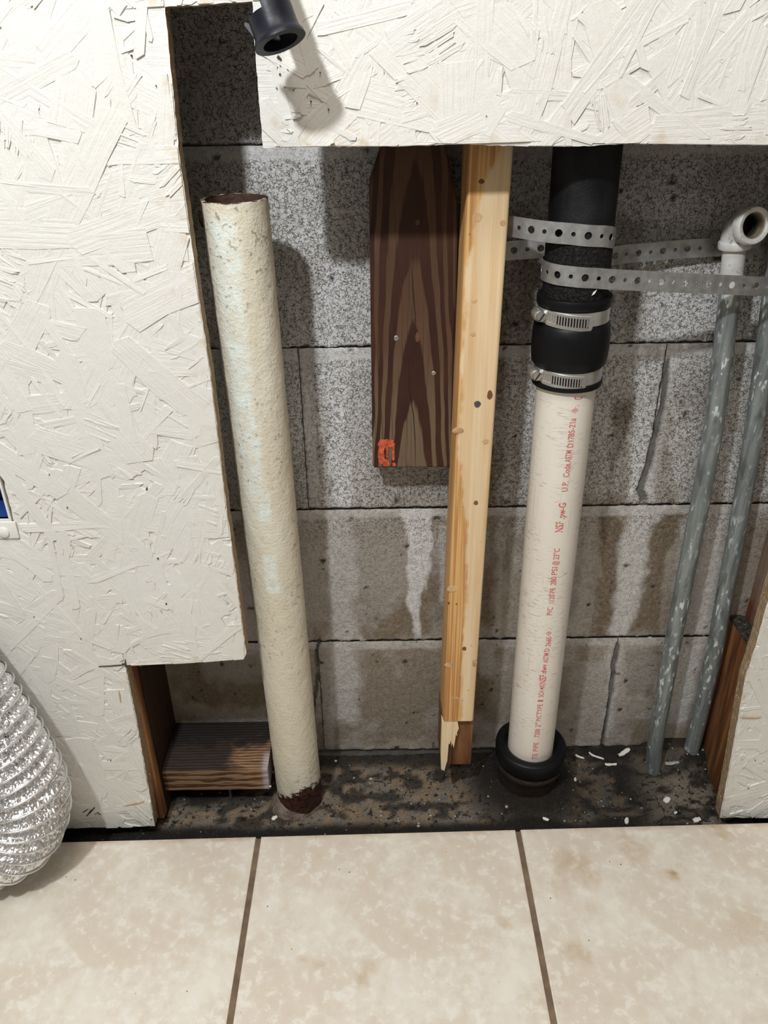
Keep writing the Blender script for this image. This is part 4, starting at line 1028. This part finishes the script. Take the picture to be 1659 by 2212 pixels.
    mb = MB(); g = 0.55*s1+0.85*s2; g /= np.linalg.norm(g); h_ = np.cross(hd, g); p0 = hc+hd*0.0039
    mb.add([p0+g*.0042*sx+h_*.0006*sy+hd*sz for sx in (-1, 1) for sy in (-1, 1) for sz in (0, .0005)], [(0, 1, 3, 2), (4, 6, 7, 5), (0, 4, 5, 1), (2, 3, 7, 6), (1, 5, 7, 3), (0, 2, 6, 4)])
    obj('slot', mb, MAT['crack'], root, False, fixn=True)
    return root
clamp(0.0130, t, 0.0336)['label'] = 'lower steel hose clamp'; clamp(0.0725, t, 0.0343)['label'] = 'upper steel hose clamp'

t = thing('pvc_drain_pipe', tuple(SA(0.03)), 'white PVC drain pipe with red printed lettering, standing in a black rubber donut', 'pipe')
mb = MB(); rows = []; zz = np.linspace(0.012, 0.60, 40); seg = 72
for z in zz:
    c = SA(z); rows.append([(c[0]+.03015*math.cos(2*math.pi*k/seg), c[1]+.03015*math.sin(2*math.pi*k/seg), z) for k in range(seg)])
mb.grid(rows, closev=True); mb.fan(rows[0], flip=True); mb.fan(rows[-1])
obj('pipe_body', mb, MAT['pvc'], t, True, 50, fixn=True)
def zfront(py):
    lo_, hi_ = 0.0, 0.62
    for _ in range(40):
        m_ = (lo_+hi_)/2; c = SA(m_); d = np.array([c[0]-0.002, c[1]-.0302, m_])-CAM
        y_ = 1106-FPX*(d@UU)/(d@_f)
        if y_ > py: lo_ = m_
        else: hi_ = m_
    return (lo_+hi_)/2
TXT = 1.35
def print_text(s, y0, y1, hgt, th_off=0.0, bold=0.0, parent=t):
    """print along the pipe, reading upwards; y0 (bottom) .. y1 (top) are picture rows"""
    za, zb = zfront(y0), zfront(y1)
    cu = bpy.data.curves.new('print', 'FONT'); cu.body = s; cu.size = 1.0; cu.offset = bold+0.006; cu.resolution_u = 3
    ob = bpy.data.objects.new('print', cu); COL.objects.link(ob); bpy.context.view_layer.update()
    me = bpy.data.meshes.new_from_object(ob.evaluated_get(bpy.context.evaluated_depsgraph_get())); bpy.data.objects.remove(ob)
    V = np.array([v.co[:] for v in me.vertices]); F = [tuple(p.vertices) for p in me.polygons]
    bpy.data.meshes.remove(me)
    u = (V[:, 0]-V[:, 0].min())/(V[:, 0].max()-V[:, 0].min()); v = (V[:, 1])/0.69
    mb = MB(); R = 0.03015+0.00018; vs = []
    for uu, vv in zip(u, v*TXT):
        z = za+(zb-za)*uu; c = SA(z); th = -0.005+th_off-(vv-0.5*TXT)*hgt/R           # glyph tops turn to the left
        vs.append((c[0]+R*math.sin(th), c[1]-R*math.cos(th), z))
    mb.add(vs, F)
    return obj('print', mb, MAT['ink'], parent, False)
for s, y0, y1, hg, of, bd in [('TE', 1640, 1628, .0048, 0, 0), ('PIPE', 1623, 1604, .0048, 0, 0), ('7200', 1593, 1575, .0048, .0, 0), ('2"', 1571, 1562, .0048, .0, 0), ('PVC', 1558, 1545, .0048, 0, 0), ('TYPE', 1544, 1521, .0048, 0, 0), ('1', 1516, 1512, .0048, 0, 0), ('SCH', 1506, 1492, .0048, 0, 0), ('40', 1490, 1479, .0048, 0, 0),
                            ('NSF', 1478, 1458, .0062, 0, .012), ('.dwv', 1457, 1435, .0050, 0, .012), ('ASTM', 1432, 1411, .0046, .04, 0), ('D', 1408, 1401, .0046, .05, 0), ('2665', 1397, 1376, .0046, .07, 0),
                            ('PVC', 1329, 1312, .0048, 0, 0), ('1120-PR', 1303, 1270, .0048, 0.02, 0), ('280', 1264, 1246, .0048, 0.02, 0), ('PSI', 1242, 1225, .0048, .02, 0), ('@', 1221, 1212, .0048, .02, 0), ('23°C', 1209, 1185, .0048, 0.03, 0),
                            ('NSF', 1150, 1127, .0064, 0.03, .012), ('.pw-G', 1122, 1087, .0058, .06, .008), ('U.P.', 1062, 1040, .0048, .08, 0), ('Code.', 1031, 1000, .0048, .08, 0), ('ASTM', 999, 973, .0048, .09, 0), ('D1785-21a', 967, 904, .0048, .11, 0), ('C', 864, 858, .0064, .22, 0)]:
    print_text(s, y0, y1, hg, of, bd)
def print_mark(y0, y1, hgt, off):       # small striped diamond emblem
    za, zb = zfront(y0), zfront(y1); mb = MB(); R = 0.03034
    def P(u, v):
        z = za+(zb-za)*u; c = SA(z); th = off-v*hgt/R; return (c[0]+R*math.sin(th), c[1]-R*math.cos(th), z)
    for k in range(-2, 3):
        v0 = k*0.22; h = 0.5*(1-abs(v0)*1.5)
        mb.add([P(.5-h, v0-.05), P(.5+h, v0-.05), P(.5+h, v0+.05), P(.5-h, v0+.05)], [(0, 1, 2, 3)])
    mb.add([P(1.15, -.5), P(1.3, -.5), P(1.3, -.35), P(1.15, -.35)], [(0, 1, 2, 3)])
    obj('print', mb, MAT['ink'], t, False)
print_mark(1373, 1363, .0060, .05); print_mark(894, 880, .0062, .15)

t = thing('rubber_donut', tuple(SA(0.0)), 'black rubber donut gasket sealing the foot of the white PVC drain pipe', 'gasket')
c = SA(0.03); c = np.array((c[0]-0.0005, c[1]+0.0005, 0))
mb = MB(); mb.lathe([(0.0300, 0.040), (0.0306, 0.0525), (0.0325, 0.0560), (0.0375, 0.0590), (0.0440, 0.0595), (0.0470, 0.0575), (0.0476, 0.0530), (0.0468, 0.0400), (0.0450, 0.0345), (0.0420, 0.0320), (0.0380, 0.031)], c, (0.02, 0, 1), 56)
obj('gasket_body', mb, MAT['rubber'], t, True, 50, fixn=True)
t = thing('drain_hub', (c[0], c[1], ZS), 'dark iron drain hub half buried in grime below the rubber donut', 'pipe hub')
mb = MB(); mb.lathe([(0.0360, 0.0315), (0.0455, 0.0315), (0.0462, 0.0290), (0.0450, 0.0235), (0.0425, 0.0200), (0.0405, 0.0100), (0.0390, -0.0060), (0.0370, -0.05)], c, (0.02, 0, 1), 56)
obj('hub_body', mb, plain('hub_iron', (0.020, 0.013, 0.009), 0.55, 0.1, 260, 0.7, 0.002, 0.4), t, True, 50, fixn=True)

# ------------------------------------------------------------------ perforated straps
def strap(name, path, label, phase, holes_skip=()):
    """path: list of (xyz centre, width direction is vertical); holes alternate large and small"""
    P = np.array([p for p in path], float)
    seg = np.linalg.norm(np.diff(P, axis=0), axis=1); S = np.concatenate([[0], np.cumsum(seg)]); Lt = S[-1]
    def at(s, v):
        s = min(max(s, 0), Lt-1e-6); c = np.array([np.interp(s, S, P[:, k]) for k in range(3)])
        c2 = np.array([np.interp(min(s+.0015, Lt), S, P[:, k]) for k in range(3)]); c1 = np.array([np.interp(max(s-.0015, 0), S, P[:, k]) for k in range(3)])
        tg = c2-c1; tg /= np.linalg.norm(tg); up = np.array([0, 0, 1.0]); up = up-(up@tg)*tg; up /= np.linalg.norm(up)
        n = np.cross(tg, up); return c+up*v, n
    mb = MB(); pitch = 0.0132; hw = 0.0093; tk = 0.0008; i = 0; s = -phase*pitch
    nseg = 16
    while s < Lt:
        sa, sb = max(s, 0), min(s+pitch, Lt)
        if sb-sa > 0.002:
            cs = s+pitch/2; rad = 0.0034 if i % 2 == 0 else 0.0020
            full = sa == s and sb == s+pitch
            outr = []
            ang = [2*math.pi*(k+0.5)/nseg for k in range(nseg)]
            for a in ang:
                c_, s_ = math.cos(a), math.sin(a); m_ = max(abs(c_)/(pitch/2), abs(s_)/hw); outr.append((c_/m_, s_/m_))
            # square the ring's corners
            cor = [(pitch/2, hw), (-pitch/2, hw), (-pitch/2, -hw), (pitch/2, -hw)]
            for (cx_, cv_) in cor:
                j = min(range(nseg), key=lambda q_: (outr[q_][0]-cx_)**2+(outr[q_][1]-cv_)**2); outr[j] = (cx_, cv_)
            if full:
                F1, F2, B1_, B2_ = [], [], [], []
                for (ou, ov), a in zip(outr, ang):
                    p, n_ = at(cs+ou, ov); F1.append(p+n_*tk/2); B1_.append(p-n_*tk/2)
                    p, n_ = at(cs+rad*math.cos(a), rad*math.sin(a)); F2.append(p+n_*tk/2); B2_.append(p-n_*tk/2)
                mb.grid([F1, F2, B2_, B1_], closev=True)
                top = [k for k in range(nseg) if abs(outr[k][1]-hw) < 1e-6]; top.sort(key=lambda k: outr[k][0])
                bt = [k for k in range(nseg) if abs(outr[k][1]+hw) < 1e-6]; bt.sort(key=lambda k: outr[k][0])
                for lst in (top, bt):
                    for k1, k2 in zip(lst[:-1], lst[1:]): mb.add([F1[k1], F1[k2], B1_[k2], B1_[k1]], [(0, 1, 2, 3)])
            else:
                q = []
                for ss in (sa, sb):
                    for vv in (-hw, hw):
                        p, n_ = at(ss, vv); q += [p+n_*tk/2, p-n_*tk/2]
                mb.add(q, [(0, 2, 6, 4), (1, 5, 7, 3), (0, 4, 5, 1), (2, 3, 7, 6), (0, 1, 3, 2), (4, 6, 7, 5)])
        s += pitch; i += 1
    bm = bmesh.new(); me = bpy.data.meshes.new('tmp'); me.from_pydata([tuple(map(float, v)) for v in mb.v], [], mb.f); bm.from_mesh(me); bmesh.ops.remove_doubles(bm, verts=bm.verts, dist=1e-5)
    bmesh.ops.recalc_face_normals(bm, faces=bm.faces); bm.verts.index_update()
    m2 = MB(); m2.add([v.co for v in bm.verts], [[v.index for v in f.verts] for f in bm.faces]); bm.free(); bpy.data.meshes.remove(me)
    base = tuple(P[0]); return tag(obj(name, m2, MAT['strap'], None, True, 30, base=base), label, 'strap', 'perforated straps')
def arc(z0, z1, th0, th1, R, n=28):
    out = []
    for k in range(n+1):
        th = th0+(th1-th0)*k/n; z = z0+(z1-z0)*k/n; c = SA(z); out.append((c[0]+R*math.sin(th), c[1]-R*math.cos(th), z))
    return out
# loop from the pine stud: round the front of the pipe, back behind it to the stud
pa = [(0.2085, -0.066, 0.7262), (0.225, -0.083, 0.7257), (0.240, -0.0945, 0.7250), (0.252, -0.1005, 0.7245)]+arc(0.7240, 0.7215, -0.45, 0.5, .0322, 14)+arc(0.7210, 0.7060, 0.58, math.pi-0.25, .0320, 24)+[(0.258, -0.0380, 0.7000), (0.235, -0.034, 0.6975), (0.2085, -0.033, 0.6960)]
strap('perforated_strap', pa, 'perforated metal strap looped from the pine stud round the black pipe, the upper loop', 0.15)
pb = [(0.566, -0.0052, 0.6955), (0.46, -0.0080, 0.6935), (0.40, -0.0110, 0.6915), (0.34, -0.0210, 0.6892), (0.312, -0.0320, 0.6880)]+arc(0.6878, 0.6868, math.pi-0.35, 2*math.pi-0.5, .0335, 24)[1:]+arc(0.6866, 0.6850, -0.42, 0.28, .0322, 10)+[(0.306, -0.1040, 0.6830), (0.33, -0.0985, 0.6805), (0.38, -0.0850, 0.6745), (0.43, -0.0720, 0.6690), (0.48, -0.0620, 0.6640), (0.566, -0.052, 0.6570)]
strap('perforated_strap', pb, 'perforated metal strap running right from the black pipe across the galvanized riser, the lower loop', 0.4)

# ------------------------------------------------------------------ galvanized risers
def riser(pts, R, name, label):
    P = np.array(pts, float); t_ = np.linspace(0, 1, len(P)); tt = np.linspace(0, 1, 70)
    Q = np.stack([np.interp(tt, t_, P[:, k]) for k in range(3)], -1)
    for _ in range(6): Q[1:-1] = (Q[:-2]+2*Q[1:-1]+Q[2:])/4
    t = thing(name, tuple(P[0]), label, 'pipe', 'galvanized risers')
    mb = MB(); mb.tube(Q, R, 32); obj('pipe_body', mb, MAT['galv'], t, True, 50, fixn=True)
    return t
RY = -0.036
def rp(px, py, y=RY): return W(px, py, y)
b0 = list(W(1412, 1668, -0.032)); b0[2] = ZS-0.006
g1 = riser([(0.4765, -0.0330, ZS-.006), rp(1414, 1610), rp(1437, 1480), rp(1470, 1300), rp(1512, 1090), rp(1546, 900), rp(1574, 660), rp(1587, 536)], 0.0106, 'galvanized_riser', 'galvanized riser pipe with a white painted elbow on its top')
g2 = riser([(0.5305, -0.0180, ZS-.006), rp(1502, 1590, -.020), rp(1522, 1500, -.021), rp(1546, 1400, -.022), rp(1568, 1270, -.022), rp(1592, 1150, -.022), rp(1625, 960, -.022), rp(1648, 800, -.022), rp(1672, 620, -.022), rp(1702, 380, -.022), rp(1722, 200, -.022), rp(1738, 60, -.022)], 0.0106, 'galvanized_riser', 'galvanized riser pipe running out of frame, next to the charred stub')
# white painted length and elbow belong to the first riser
p0 = np.array(rp(1578, 618)); p1 = np.array(rp(1587, 534)); 
mb = MB(); mb.tube([p0+(p1-p0)*k/6 for k in range(7)], 0.0112, 32); obj('painted_length', mb, MAT['fit'], g1, True, 50, fixn=True)['label'] = 'white painted upper length'
el = bpy.data.objects.new('elbow', None); COL.objects.link(el); el.parent = g1; el['_o'] = [float(x) for x in p1]; el.location = p1-np.array(g1['_o']); el['label'] = 'white painted elbow with open mouth'
axu = (p1-p0)/np.linalg.norm(p1-p0); od = np.array([0.24, -0.96, 0.12]); od = od-0*(od@axu)*axu; od /= np.linalg.norm(od)
mb = MB(); mb.lathe([(0.0112, -0.0010), (0.0150, -0.0012), (0.0158, 0.0000), (0.0160, 0.0050), (0.0152, 0.0066), (0.0140, 0.0072)], p1, axu, 40); obj('collar', mb, MAT['fit'], el, True, 50, fixn=True)
K = 14; Rb = 0.0150; path = []; cc = p1+axu*0.0065+od*Rb
for k in range(K+1):
    a = (math.pi/2)*k/K; path.append(cc-od*Rb*math.cos(a)+axu*Rb*math.sin(a))
path += [path[-1]+od*0.004]
rad = [0.0143-0.0002*math.sin(math.pi*k/K) for k in range(K+1)]+[0.0150]
mb = MB(); mb.tube([p1+axu*0.0060]+path, [0.0143]+rad, 36, caps=False); obj('bend', mb, MAT['fit'], el, True, 60, fixn=True)
pe = np.array(path[-1])
mb = MB(); mb.lathe([(0.0145, -0.0045), (0.0172, -0.0035), (0.0180, 0.0000), (0.0178, 0.0060), (0.0166, 0.0075), (0.0135, 0.0072), (0.0118, 0.0055)], pe, od, 40); obj('mouth_ring', mb, MAT['fit'], el, True, 50, fixn=True)
mb = MB(); mb.lathe([(0.0122, 0.0062), (0.0112, 0.004), (0.0110, 0.0030), (0.0108, -0.002)], pe, od, 36); obj('thread', mb, MAT['brass'], el, True, 50)
mb = MB(); mb.lathe([(0.0109, -0.0015), (0.0094, -0.0025), (0.0090, -0.016), (0.0, -0.017)], pe, od, 36); obj('bore', mb, plain('black_bore', (0.012, 0.007, 0.005), 0.7), el, True, 50)

# ------------------------------------------------------------------ flexible foil duct
t = thing('foil_duct', (-0.36, -0.21, 0.0), 'crinkled silver flexible foil duct bent on the tiles at the lower left corner', 'duct')
DY = -0.214
ctr = [(-0.470, DY+.03, 0.44), (-0.408, DY+.025, 0.37), (-0.367, DY+.015, 0.285), (-0.338, DY+.005, 0.205), (-0.326, DY, 0.135), (-0.349, DY-.004, 0.080), (-0.405, DY-.008, 0.060), (-0.46, DY-.01, 0.056), (-0.56, DY-.01, 0.056)]
def catmull(P, n):
    P = [np.array(p, float) for p in P]; P = [2*P[0]-P[1]]+P+[2*P[-1]-P[-2]]; out = []
    for i in range(1, len(P)-2):
        for k in range(n):
            u = k/n; out.append(0.5*((2*P[i])+(-P[i-1]+P[i+1])*u+(2*P[i-1]-5*P[i]+4*P[i+1]-P[i+2])*u*u+(-P[i-1]+3*P[i]-3*P[i+1]+P[i+2])*u**3))
    out.append(P[-2]); return np.array(out)
Q = catmull(ctr, 80); seg = np.linalg.norm(np.diff(Q, axis=0), axis=1); S = np.concatenate([[0], np.cumsum(seg)]); LD = S[-1]
def frame(s):
    c = np.array([np.interp(s, S, Q[:, k]) for k in range(3)]); c2 = np.array([np.interp(min(s+.004, LD), S, Q[:, k]) for k in range(3)]); c1 = np.array([np.interp(max(s-.004, 0), S, Q[:, k]) for k in range(3)])
    tg = c2-c1; tg /= np.linalg.norm(tg); n = np.array([0, -1.0, 0]); n = n-(n@tg)*tg; n /= np.linalg.norm(n); return c, n, np.cross(tg, n)
PITCH, DR = 0.0150, 0.0510
nr = int(LD/PITCH); rr = np.random.RandomState(2)
mb = MB(); rows = []; sub = 8; sg = 176
for i in range(nr*sub+1):
    s = i*PITCH/sub; c, n, b = frame(s); ph = (i % sub)/sub
    bulge = -0.0060*math.sin(math.pi*ph)                     # foil sinks between the wires
    amp = 0.0023*math.sin(math.pi*ph)+0.0002
    r_ = DR+bulge+amp*rr.uniform(-1, 1, sg)
    ds = rr.uniform(-1, 1, sg)*0.0011*math.sin(math.pi*ph)
    tg = np.cross(n, b)
    rows.append([c+(r_[k])*(math.cos(2*math.pi*k/sg)*n+math.sin(2*math.pi*k/sg)*b)+tg*ds[k] for k in range(sg)])
mb.grid(rows, closev=True); obj('foil_wall', mb, MAT['foil'], t, False, fixn=True)
for i in range(nr+1):
    c, n, b = frame(i*PITCH); mb = MB(); ring = []
    for k in range(72):
        a = 2*math.pi*k/72; rows_ = []; d = math.cos(a)*n+math.sin(a)*b; tg = np.cross(n, b)
        ring.append([c+d*(DR+0.0010+0.0013*math.cos(q*math.pi/3))+tg*0.0013*math.sin(q*math.pi/3) for q in range(6)])
    mb.grid(ring, closeu=True, closev=True); obj('wire_rib', mb, MAT['wire'], t, True, 0, fixn=True)

# ------------------------------------------------------------------ electrical box at the left edge
t = thing('electrical_box', (-0.34, PY, 0.455), 'blue electrical box with a white rim set into the panel at the left edge', 'electrical box')
def frame_ring(mb, x0, x1, z0, z1, wd, y0, y1):
    o = [(x0, z0), (x1, z0), (x1, z1), (x0, z1)]; i_ = [(x0+wd, z0+wd), (x1-wd, z0+wd), (x1-wd, z1-wd), (x0+wd, z1-wd)]
    L_ = [[(x, y0, z) for x, z in i_], [(x, y1, z) for x, z in i_], [(x, y1, z) for x, z in o], [(x, y0, z) for x, z in o], [(x, y0, z) for x, z in i_]]
    mb.grid(L_, closev=True)
mb = MB(); frame_ring(mb, -0.388, -0.2905, 0.4545, 0.5140, 0.0022, PY-0.0022, PY+0.0045); obj('white_rim', mb, MAT['whitepl'], t, False, fixn=True)
mb = MB(); x0, x1, z0, z1 = -0.3858, -0.2927, 0.4567, 0.5118
mb.add([(x0, PY+.001, z0), (x1, PY+.001, z0), (x1, PY+.001, z1), (x0, PY+.001, z1), (x0, PY+.048, z0), (x1, PY+.048, z0), (x1, PY+.048, z1), (x0, PY+.048, z1)], [(4, 5, 6, 7), (0, 1, 5, 4), (1, 2, 6, 5), (2, 3, 7, 6), (3, 0, 4, 7)])
obj('box_body', mb, MAT['blue'], t, False)
mb = MB(); mb.box((-0.330, PY-0.0034, 0.4350), (-0.2868, PY-0.0009, 0.4549), .0012); obj('ear', mb, MAT['whitepl'], t)
mb = MB(); mb.lathe([(0.0058, 0), (0.0058, 0.0018), (0.0040, 0.0028), (0.0, 0.003)], (-0.3010, PY-0.0034, 0.4432), (0, -1, 0), 20); obj('screw', mb, MAT['whitepl'], t, True, 50, fixn=True)

# ------------------------------------------------------------------ black broken hose end at the top
HY = -0.196
pt = np.array(W(590, 30, HY)); ad = np.array(W(606, 94, HY))-np.array(W(578, 20, HY)); ad = np.array([ad[0], -0.006, ad[2]]); ad /= np.linalg.norm(ad)
base = np.array(W(606, 92, HY)); base[1] = HY
t = thing('drain_hose', tuple(base), 'broken black plastic drain hose end hanging in front of the panel, top centre', 'hose')
n = np.array([0, -1.0, 0]); n = n-(n@ad)*ad; n /= np.linalg.norm(n); b = np.cross(ad, n)
if b[0] < 0: b = -b                                       # b points right
HR, HT = 0.0165, 0.0026
mb = MB(); sg = 48; L1 = 0.0195
hs = [0, 0.002, 0.004, 0.006, 0.012, 0.018, L1]; lip = [0.0190, 0.0188, 0.0178, 0.0168, HR, HR, HR]
outr = [[base-ad*h+r_*(math.cos(2*math.pi*k/sg)*n+math.sin(2*math.pi*k/sg)*b) for k in range(sg)] for h, r_ in zip(hs, lip)]
inr = [[base-ad*h+(HR-HT-.001)*(math.cos(2*math.pi*k/sg)*n+math.sin(2*math.pi*k/sg)*b) for k in range(sg)] for h in (0, L1)]
mb.grid([inr[1], inr[0]]+outr+[inr[1]], closev=True)
obj('cup', mb, MAT['black'], t, True, 45, fixn=True)
mb = MB(); rows = []
kk = np.linspace(-0.16, math.pi+0.16, 34)                 # the wall that is left: the right-hand part of the tube
hs = [L1-.0005, 0.024, 0.0325, 0.0335, 0.035, 0.050, 0.08, 0.20]
for j, h in enumerate(hs):
    r_ = HR-0.0002-(0.0010 if j == 2 else 0.0) + (0.0004 if j > 3 else 0)
    row = []
    for a in kk:
        sh = 0.55 if j > 0 else 0
        row.append(base-ad*h+r_*(math.cos(a)*n+math.sin(a)*b))
    row2 = [base-ad*h+(r_-HT)*(math.cos(a)*n+math.sin(a)*b) for a in kk[::-1]]
    rows.append(row+row2)
mb.grid(rows, closev=True); mb.fan(rows[0]); mb.fan(rows[-1]); obj('torn_wall', mb, MAT['black'], t, True, 45, fixn=True)
mb = MB(); c0 = base-ad*(L1-.002)-b*HR*1.0
q = [c0+b*.002, c0-b*.0025-ad*.004, c0-b*.0036-ad*.002, c0-b*.0008+ad*.006, c0+ad*.012+b*.001]
q2 = [p-n*.003 for p in q]; mb.add(q+q2, [(0, 1, 2, 3, 4), (9, 8, 7, 6, 5)]+[(i, (i+1) % 5, (i+1) % 5+5, i+5) for i in range(5)])
obj('torn_tab', mb, MAT['black'], t, False, fixn=True)

# ------------------------------------------------------------------ debris on the slab
def gz(x, y): return ZS+float(slab_h(np.array([x]), np.array([y]))[0])
def chip(px, py, Ls, Ws, rot, curl, label, mat='chip', name='paint_chip', cat='chip', group=None):
    P = Wz(px, py, ZS+.006); z = gz(P[0], P[1])+0.0012; P = (P[0], P[1], z)
    mb = MB(); n_ = 7; rows = []
    r = random.Random(int(px*7+py))
    for i in range(n_+1):
        u = (i/n_-0.5)*Ls; wv = Ws*(0.55+0.45*math.sin(math.pi*(i+.6)/(n_+1.2)))*r.uniform(.7, 1.15); bend = curl*math.sin(3*u/Ls)*Ls*0.5
        c_, s_ = math.cos(rot), math.sin(rot); zz = 0.0012+0.5*abs(curl)*Ls*(2*u/Ls)**2*0.35
        row = []
        for v, dz in ((-wv/2, 0.0), (0, .0012), (wv/2, 0.0003)):
            row.append((P[0]+u*c_-(v+bend)*s_, P[1]+u*s_+(v+bend)*c_, z+zz+dz))
        rows.append(row+[(a, b_, c__-0.0014) for a, b_, c__ in row[::-1]])
    mb.grid(rows, closev=True); mb.fan(rows[0]); mb.fan(rows[-1])
    return tag(obj(name, mb, MAT[mat], None, True, 40, base=P, fixn=True), label, cat, group)
G = 'pale scraps on the grimy slab'
chip(1287, 1642, .020, .0035, -1.1, .5, 'narrow curled white paint scrap, right of the donut, leftmost of the long scraps', group=G)
chip(1318, 1658, .016, .0040, -.35, .3, 'white paint sliver lying just right of the narrow curled scrap', group=G)
chip(1346, 1636, .022, .0070, .35, .2, 'largest torn white paint scrap, against the wall left of the galvanized riser', group=G)
chip(1252, 1640, .012, .0030, -1.0, .4, 'small pale scrap nearest the black rubber donut', group=G)
chip(1242, 1688, .006, .0035, 1.2, .1, 'tiny white crumb at the right side of the drain hub', group=G)
chip(1441, 1725, .011, .0090, .6, .05, 'squarish pale chip in front of the galvanized riser', group=G)
chip(1506, 1766, .011, .0075, .2, .1, 'pale pinkish chip near the foot of the right white panel', group=G)
chip(1354, 1771, .010, .0050, .9, .2, 'pale chip near the tile edge right of the second grout line', group=G)
chip(1178, 1779, .008, .0045, -.8, .2, 'small pale chip near the tile edge just right of the drain hub', group=G)
chip(1460, 1752, .005, .0035, .3, .1, 'small white crumb in front of the squarish pale chip', group=G)
chip(1450, 1660, .022, .0060, -.1, .2, 'flat tan flake beside the foot of the galvanized riser', 'pebble', 'mortar_flake', 'flake', None)
chip(725, 1638, .0035, .0030, 0, 0, 'tiny white crumb by the wall, right of the tall off-white pipe', group=G)
chip(592, 1763, .008, .0055, .5, .1, 'pale flake on the cement collar, left foot of the off-white pipe', group=G)
mb = MB(); r = random.Random(5)
def crumb(x, y, s, z=None):
    z = gz(x, y) if z is None else z; b_ = len(mb.v); vs = []
    for d in ((1, 0, 0), (-1, 0, 0), (0, 1, 0), (0, -1, 0), (0, 0, 1), (0, 0, -1)): vs.append((x+d[0]*s*r.uniform(.6, 1.3), y+d[1]*s*r.uniform(.6, 1.3), z+s*.3+d[2]*s*r.uniform(.4, .9)))
    mb.add(vs, [(0, 2, 4), (2, 1, 4), (1, 3, 4), (3, 0, 4), (2, 0, 5), (1, 2, 5), (3, 1, 5), (0, 3, 5)])
for k in range(300):
    x = r.uniform(-0.32, 0.60); y = r.uniform(-0.142, -0.006)
    if x < 0.30 and r.random() < .45: continue
    if math.hypot(x-A0[0], y-A0[1]) < .05 or math.hypot(x-0.286, y+0.062) < .050: continue
    crumb(x, y, r.uniform(.0005, .0017) if r.random() < .9 else r.uniform(.002, .0034))
tag(stuff(obj('mortar_crumbs', mb, MAT['pebble'], None, False, base=(0.14, -0.07, ZS), fixn=True)), 'tiny pale mortar crumbs scattered over the grimy slab', 'crumbs')
mb = MB()
for k in range(620):
    x = r.uniform(-0.32, 0.60); y = r.uniform(-0.145, -0.004)
    if 0.0 < x < 0.24 and -0.12 < y < -0.02 and r.random() < .8: continue
    if math.hypot(x-A0[0], y-A0[1]) < .046 or math.hypot(x-0.286, y+0.062) < .050: continue
    crumb(x, y, r.uniform(.0007, .0030))
tag(stuff(obj('dirt_clods', mb, MAT['dirtch'], None, False, base=(0.14, -0.07, ZS), fixn=True)), 'black gritty dirt clods covering the slab in the cut-out', 'dirt')
for o in SC.objects:
    if '_o' in o: del o['_o']
